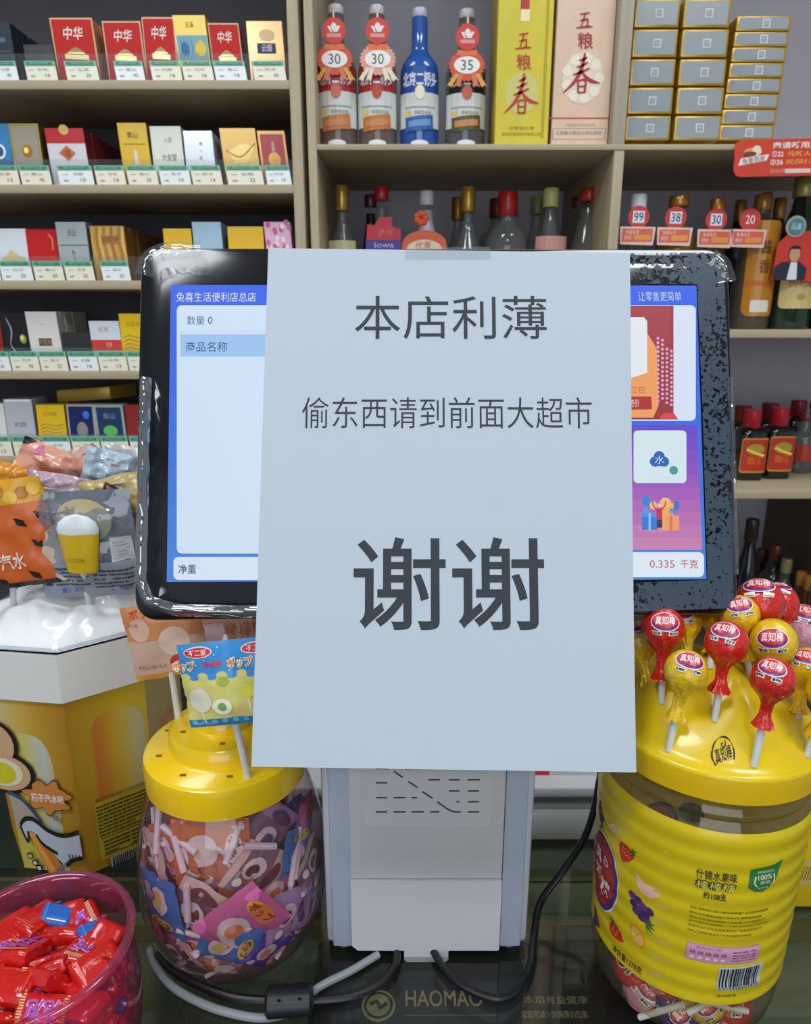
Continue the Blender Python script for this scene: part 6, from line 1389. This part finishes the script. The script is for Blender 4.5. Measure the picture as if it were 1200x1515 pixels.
# packets on sticks over the white box
def d_org(F):
    F.rect(0, 0, 1, 1, mat('#cf6428', .3), 0); F.rect(.0, .78, 1, 1, mat('#d8a020', .3), 1); F.rect(0, 0, 1, .05, BLACK, 2); bkk = mat('#1c1614')
    for x, y in ((.6, .66), (.75, .45), (.62, .16), (.2, .12), (.85, .7)): F.poly([(x, y), (x + .12, y - .03), (x + .14, y - .1), (x + .03, y - .07)], bkk, 2)
    F.poly([(-.0, .35), (.3, .42), (.42, .58), (.36, .7), (.0, .76)], mat('#1c1614'), 2); F.poly([(-.0, .37), (.28, .44), (.38, .58), (.34, .68), (.0, .73)], mat('#d0a48c'), 3)
    F.text('汽水', .3, .18, .62, .34, mat('#f0d8c8'), 3, off=.02)
    for i in range(6): F.ell(.2 + .14 * i, .84 + .03 * (i % 3), .08, .06, mat('#e8b83a' if i % 2 else '#b87418', .25), 2 + i % 2, 14)
def d_gry(F):
    F.rect(0, .0, 1, .36, mat('#8a94a2', .3), 0); F.lines(.04, .14, .5, .34, 5, mat('#3c4248'), 1, 3, .5); F.lines(.54, .1, .98, .3, 5, mat('#3c4248'), 1, 5, .5); F.rect(.76, .36, .96, .58, mat('#c4c8cc'), 1); F.lines(.78, .38, .94, .56, 6, mat('#a0a4a8'), 2, 5, .3)
    F.text('果汁软糖', .2, .06, .42, .12, mat('#3a4a9c'), 1); F.text('营养成分', .68, .06, .92, .12, mat('#5a4a9c'), 1)
    for i in range(40):
        x, y = (i * .618) % .5, .62 + (i * .377) % .34; F.rect(x, y, x + .03, y + .012, mat('#9a7a8c'), 1)
C = PY(128, 806, .505); ga = clear('#e8eef4', 2.2, .08, .28, '#a8b2be', bump=.5, bscale=50)
cw = 150 * axial(C) / FPX
t_, sf, U, V, N = pouch('grey see-through packet holding a beer mug shaped yellow lollipop', C, cw, 166 * axial(C) / FPX, roll=-.04, yaw=.05, tilt=.05, mf=ga, mbk=mat('#98a2ae', .3), bulge=.007, seed=12, amp=.0032, draw=d_gry, group='lollipop packets on the white box', nu=18)
# the beer mug candy and paper inside, pressed to the front
cc = C + N * .008 + U * (-.0015) + V * .001; s = axial(C) / FPX
mb = MB(); mb.lathe([(.0001, 0), (21 * s, 0), (23 * s, 4 * s), (30 * s, 58 * s), (30 * s, 60 * s), (.0001, 60 * s)], cc.x, cc.y, cc.z - 30 * s - .004, mat('#d8b41c', .25, coat=.5), 24, lambda t: 1 if abs(sin(t)) > .99 else 1); 
for q in mb.v: q.y = cc.y + (q.y - cc.y) * .35
mb.build('candy', t_)
mb = MB(); mb.lathe([(30 * s, 0), (31 * s, 6 * s), (27 * s, 16 * s), (16 * s, 25 * s), (.0001, 28 * s)], cc.x, cc.y, cc.z + 30 * s - .004, mat('#dfe6e6', .3), 24)
for q in mb.v: q.y = cc.y + (q.y - cc.y) * .35; q.z += .0012 * noise.noise(q * 200)
mb.build('foam', t_)
F = Flat(); F.text('CCCOIL', -14 * s, -19 * s, 10 * s, -14 * s, mat('#6a5a10'), 0); F.build('candy_print', t_, plane_map(Vector((cc.x, cc.y - 11 * s, cc.z)), X_, Z_, -Y_))
F = Flat(); F.ell(-20 * s, -8 * s, 44 * s, 48 * s, mat('#c9b8a8', .5), 0, 30); F.ell(6 * s, 40 * s, 40 * s, 34 * s, mat('#d2c294', .5), 1, 24); F.build('liner', t_, lambda u, v, h: C + U * u + V * v + N * (.0045 + h))
b_ = PZ(135, 905, zl1 + .012); MB().tube([cc - Vector((0, 0, 30 * s)), b_], .0026, mat('#ccd2d6', .35), 10).build('stick', t_)
C = PY(18, 790, .50); pouch('orange packet with black flecks and gold top at the photo edge', C, 118 * axial(C) / FPX, 165 * axial(C) / FPX, roll=-.10, yaw=.1, mf=mat('#c96428', .25), bulge=.005, seed=14, draw=d_org, stick=[PZ(20, 905, zl1 + .012), .0024], group='lollipop packets on the white box')
top_p = [(70, 695, .55, 90, 70, '#d89a80', .5, 'salmon packet with a dark tip'), (118, 697, .57, 90, 66, '#c8a898', -.3, 'dusty pink packet'), (160, 700, .56, 70, 70, '#a9bccb', .3, 'icy blue foil packet'), (192, 705, .575, 80, 90, '#b4b0ac', .1, 'grey beige packet under the display edge'), (165, 735, .525, 95, 60, '#c8b070', -.25, 'cream yellow packet with a black line'),
         (40, 712, .56, 60, 60, '#d8b028', .7, 'yellow packet corner'), (86, 735, .53, 90, 70, '#b8a0b0', .25, 'mauve printed packet'), (12, 720, .54, 60, 70, '#d08a20', .2, 'gold foil packet top at the photo edge'), (100, 672 + 36, .585, 110, 60, '#e0b4a0', -.1, 'peach packet at the back'), (190, 745, .53, 50, 60, '#d0c4a8', -.4, 'beige packet touching the display'), (66, 720, .545, 50, 44, '#d86a30', -.2, 'small orange packet with a lemon slice')]
for i, (px, py, Y, w_, h_, c_, roll, nm) in enumerate(top_p):
    C = PY(px, py, Y); k = axial(C) / FPX; r_ = random.Random(i)
    def dr(F, i=i, r_=r_):
        for j in range(7): x, y = r_.random() * .8, r_.random() * .9; F.rect(x, y, x + .16, y + .03, mat(r_.choice(['#8a7a90', '#e8e0e0', '#b07860']), .3), 1)
        if i == 0: F.poly([(.0, .8), (.2, .98), (.1, 1), (0, 1)], BLACK, 2); F.poly([(.15, .75), (.4, .8), (.3, .98)], mat('#c86888'), 2)
        if i == 4: F.brush([(.2, .2), (.55, .8), (.9, .35)], .05, mat('#3a382c'), 2, sub=1); F.rect(.3, .2, .8, .4, mat('#e6cc6a'), 1)
        if i == 10: F.ell(.4, .2, .35, .25, mat('#e0b428'), 2)
        if i == 1: F.text('软糖', .2, .5, .6, .75, mat('#c08468'), 2)
    pouch(nm + ' crumpled on top of the white box', C, w_ * k, h_ * k, roll=roll, yaw=r_.uniform(-.4, .4), tilt=r_.uniform(-.4, .1), mf=mat(c_, .22, bump=.5, bscale=90, coat=.4), mbk=mat(c_, .3), bulge=.007, seed=20 + i, draw=dr, amp=.006, group='lollipop packets on the white box', stick=[Vector((BC.x + (C.x - BC.x) * .5, BC.y + (C.y - BC.y) * .35, zl1 + .022)), .0022])
C = PY(196, 775, .545); t2, sf2, U2, V2, N2 = pouch('second grey packet with yellow mug lollipop, half behind the display', C, 80 * s, 150 * s, yaw=.2, mf=ga, mbk=mat('#98a2ae', .3), bulge=.006, seed=31, group='lollipop packets on the white box', draw=d_gry)
mb = MB(); mb.lathe([(.0001, 0), (20 * s, 0), (28 * s, 50 * s), (.0001, 51 * s)], C.x + .006, C.y - .006, C.z - 20 * s, mat('#d8a81c', .25, coat=.5), 20); mb.build('candy', t2)
MB().tube([C, Vector((BC.x + .04, BC.y, zl1 + .018))], .0022, mat('#ccd2d6', .35), 8).build('stick', t2)

bpy.data.objects.remove(TXO); bpy.data.curves.remove(TXC)
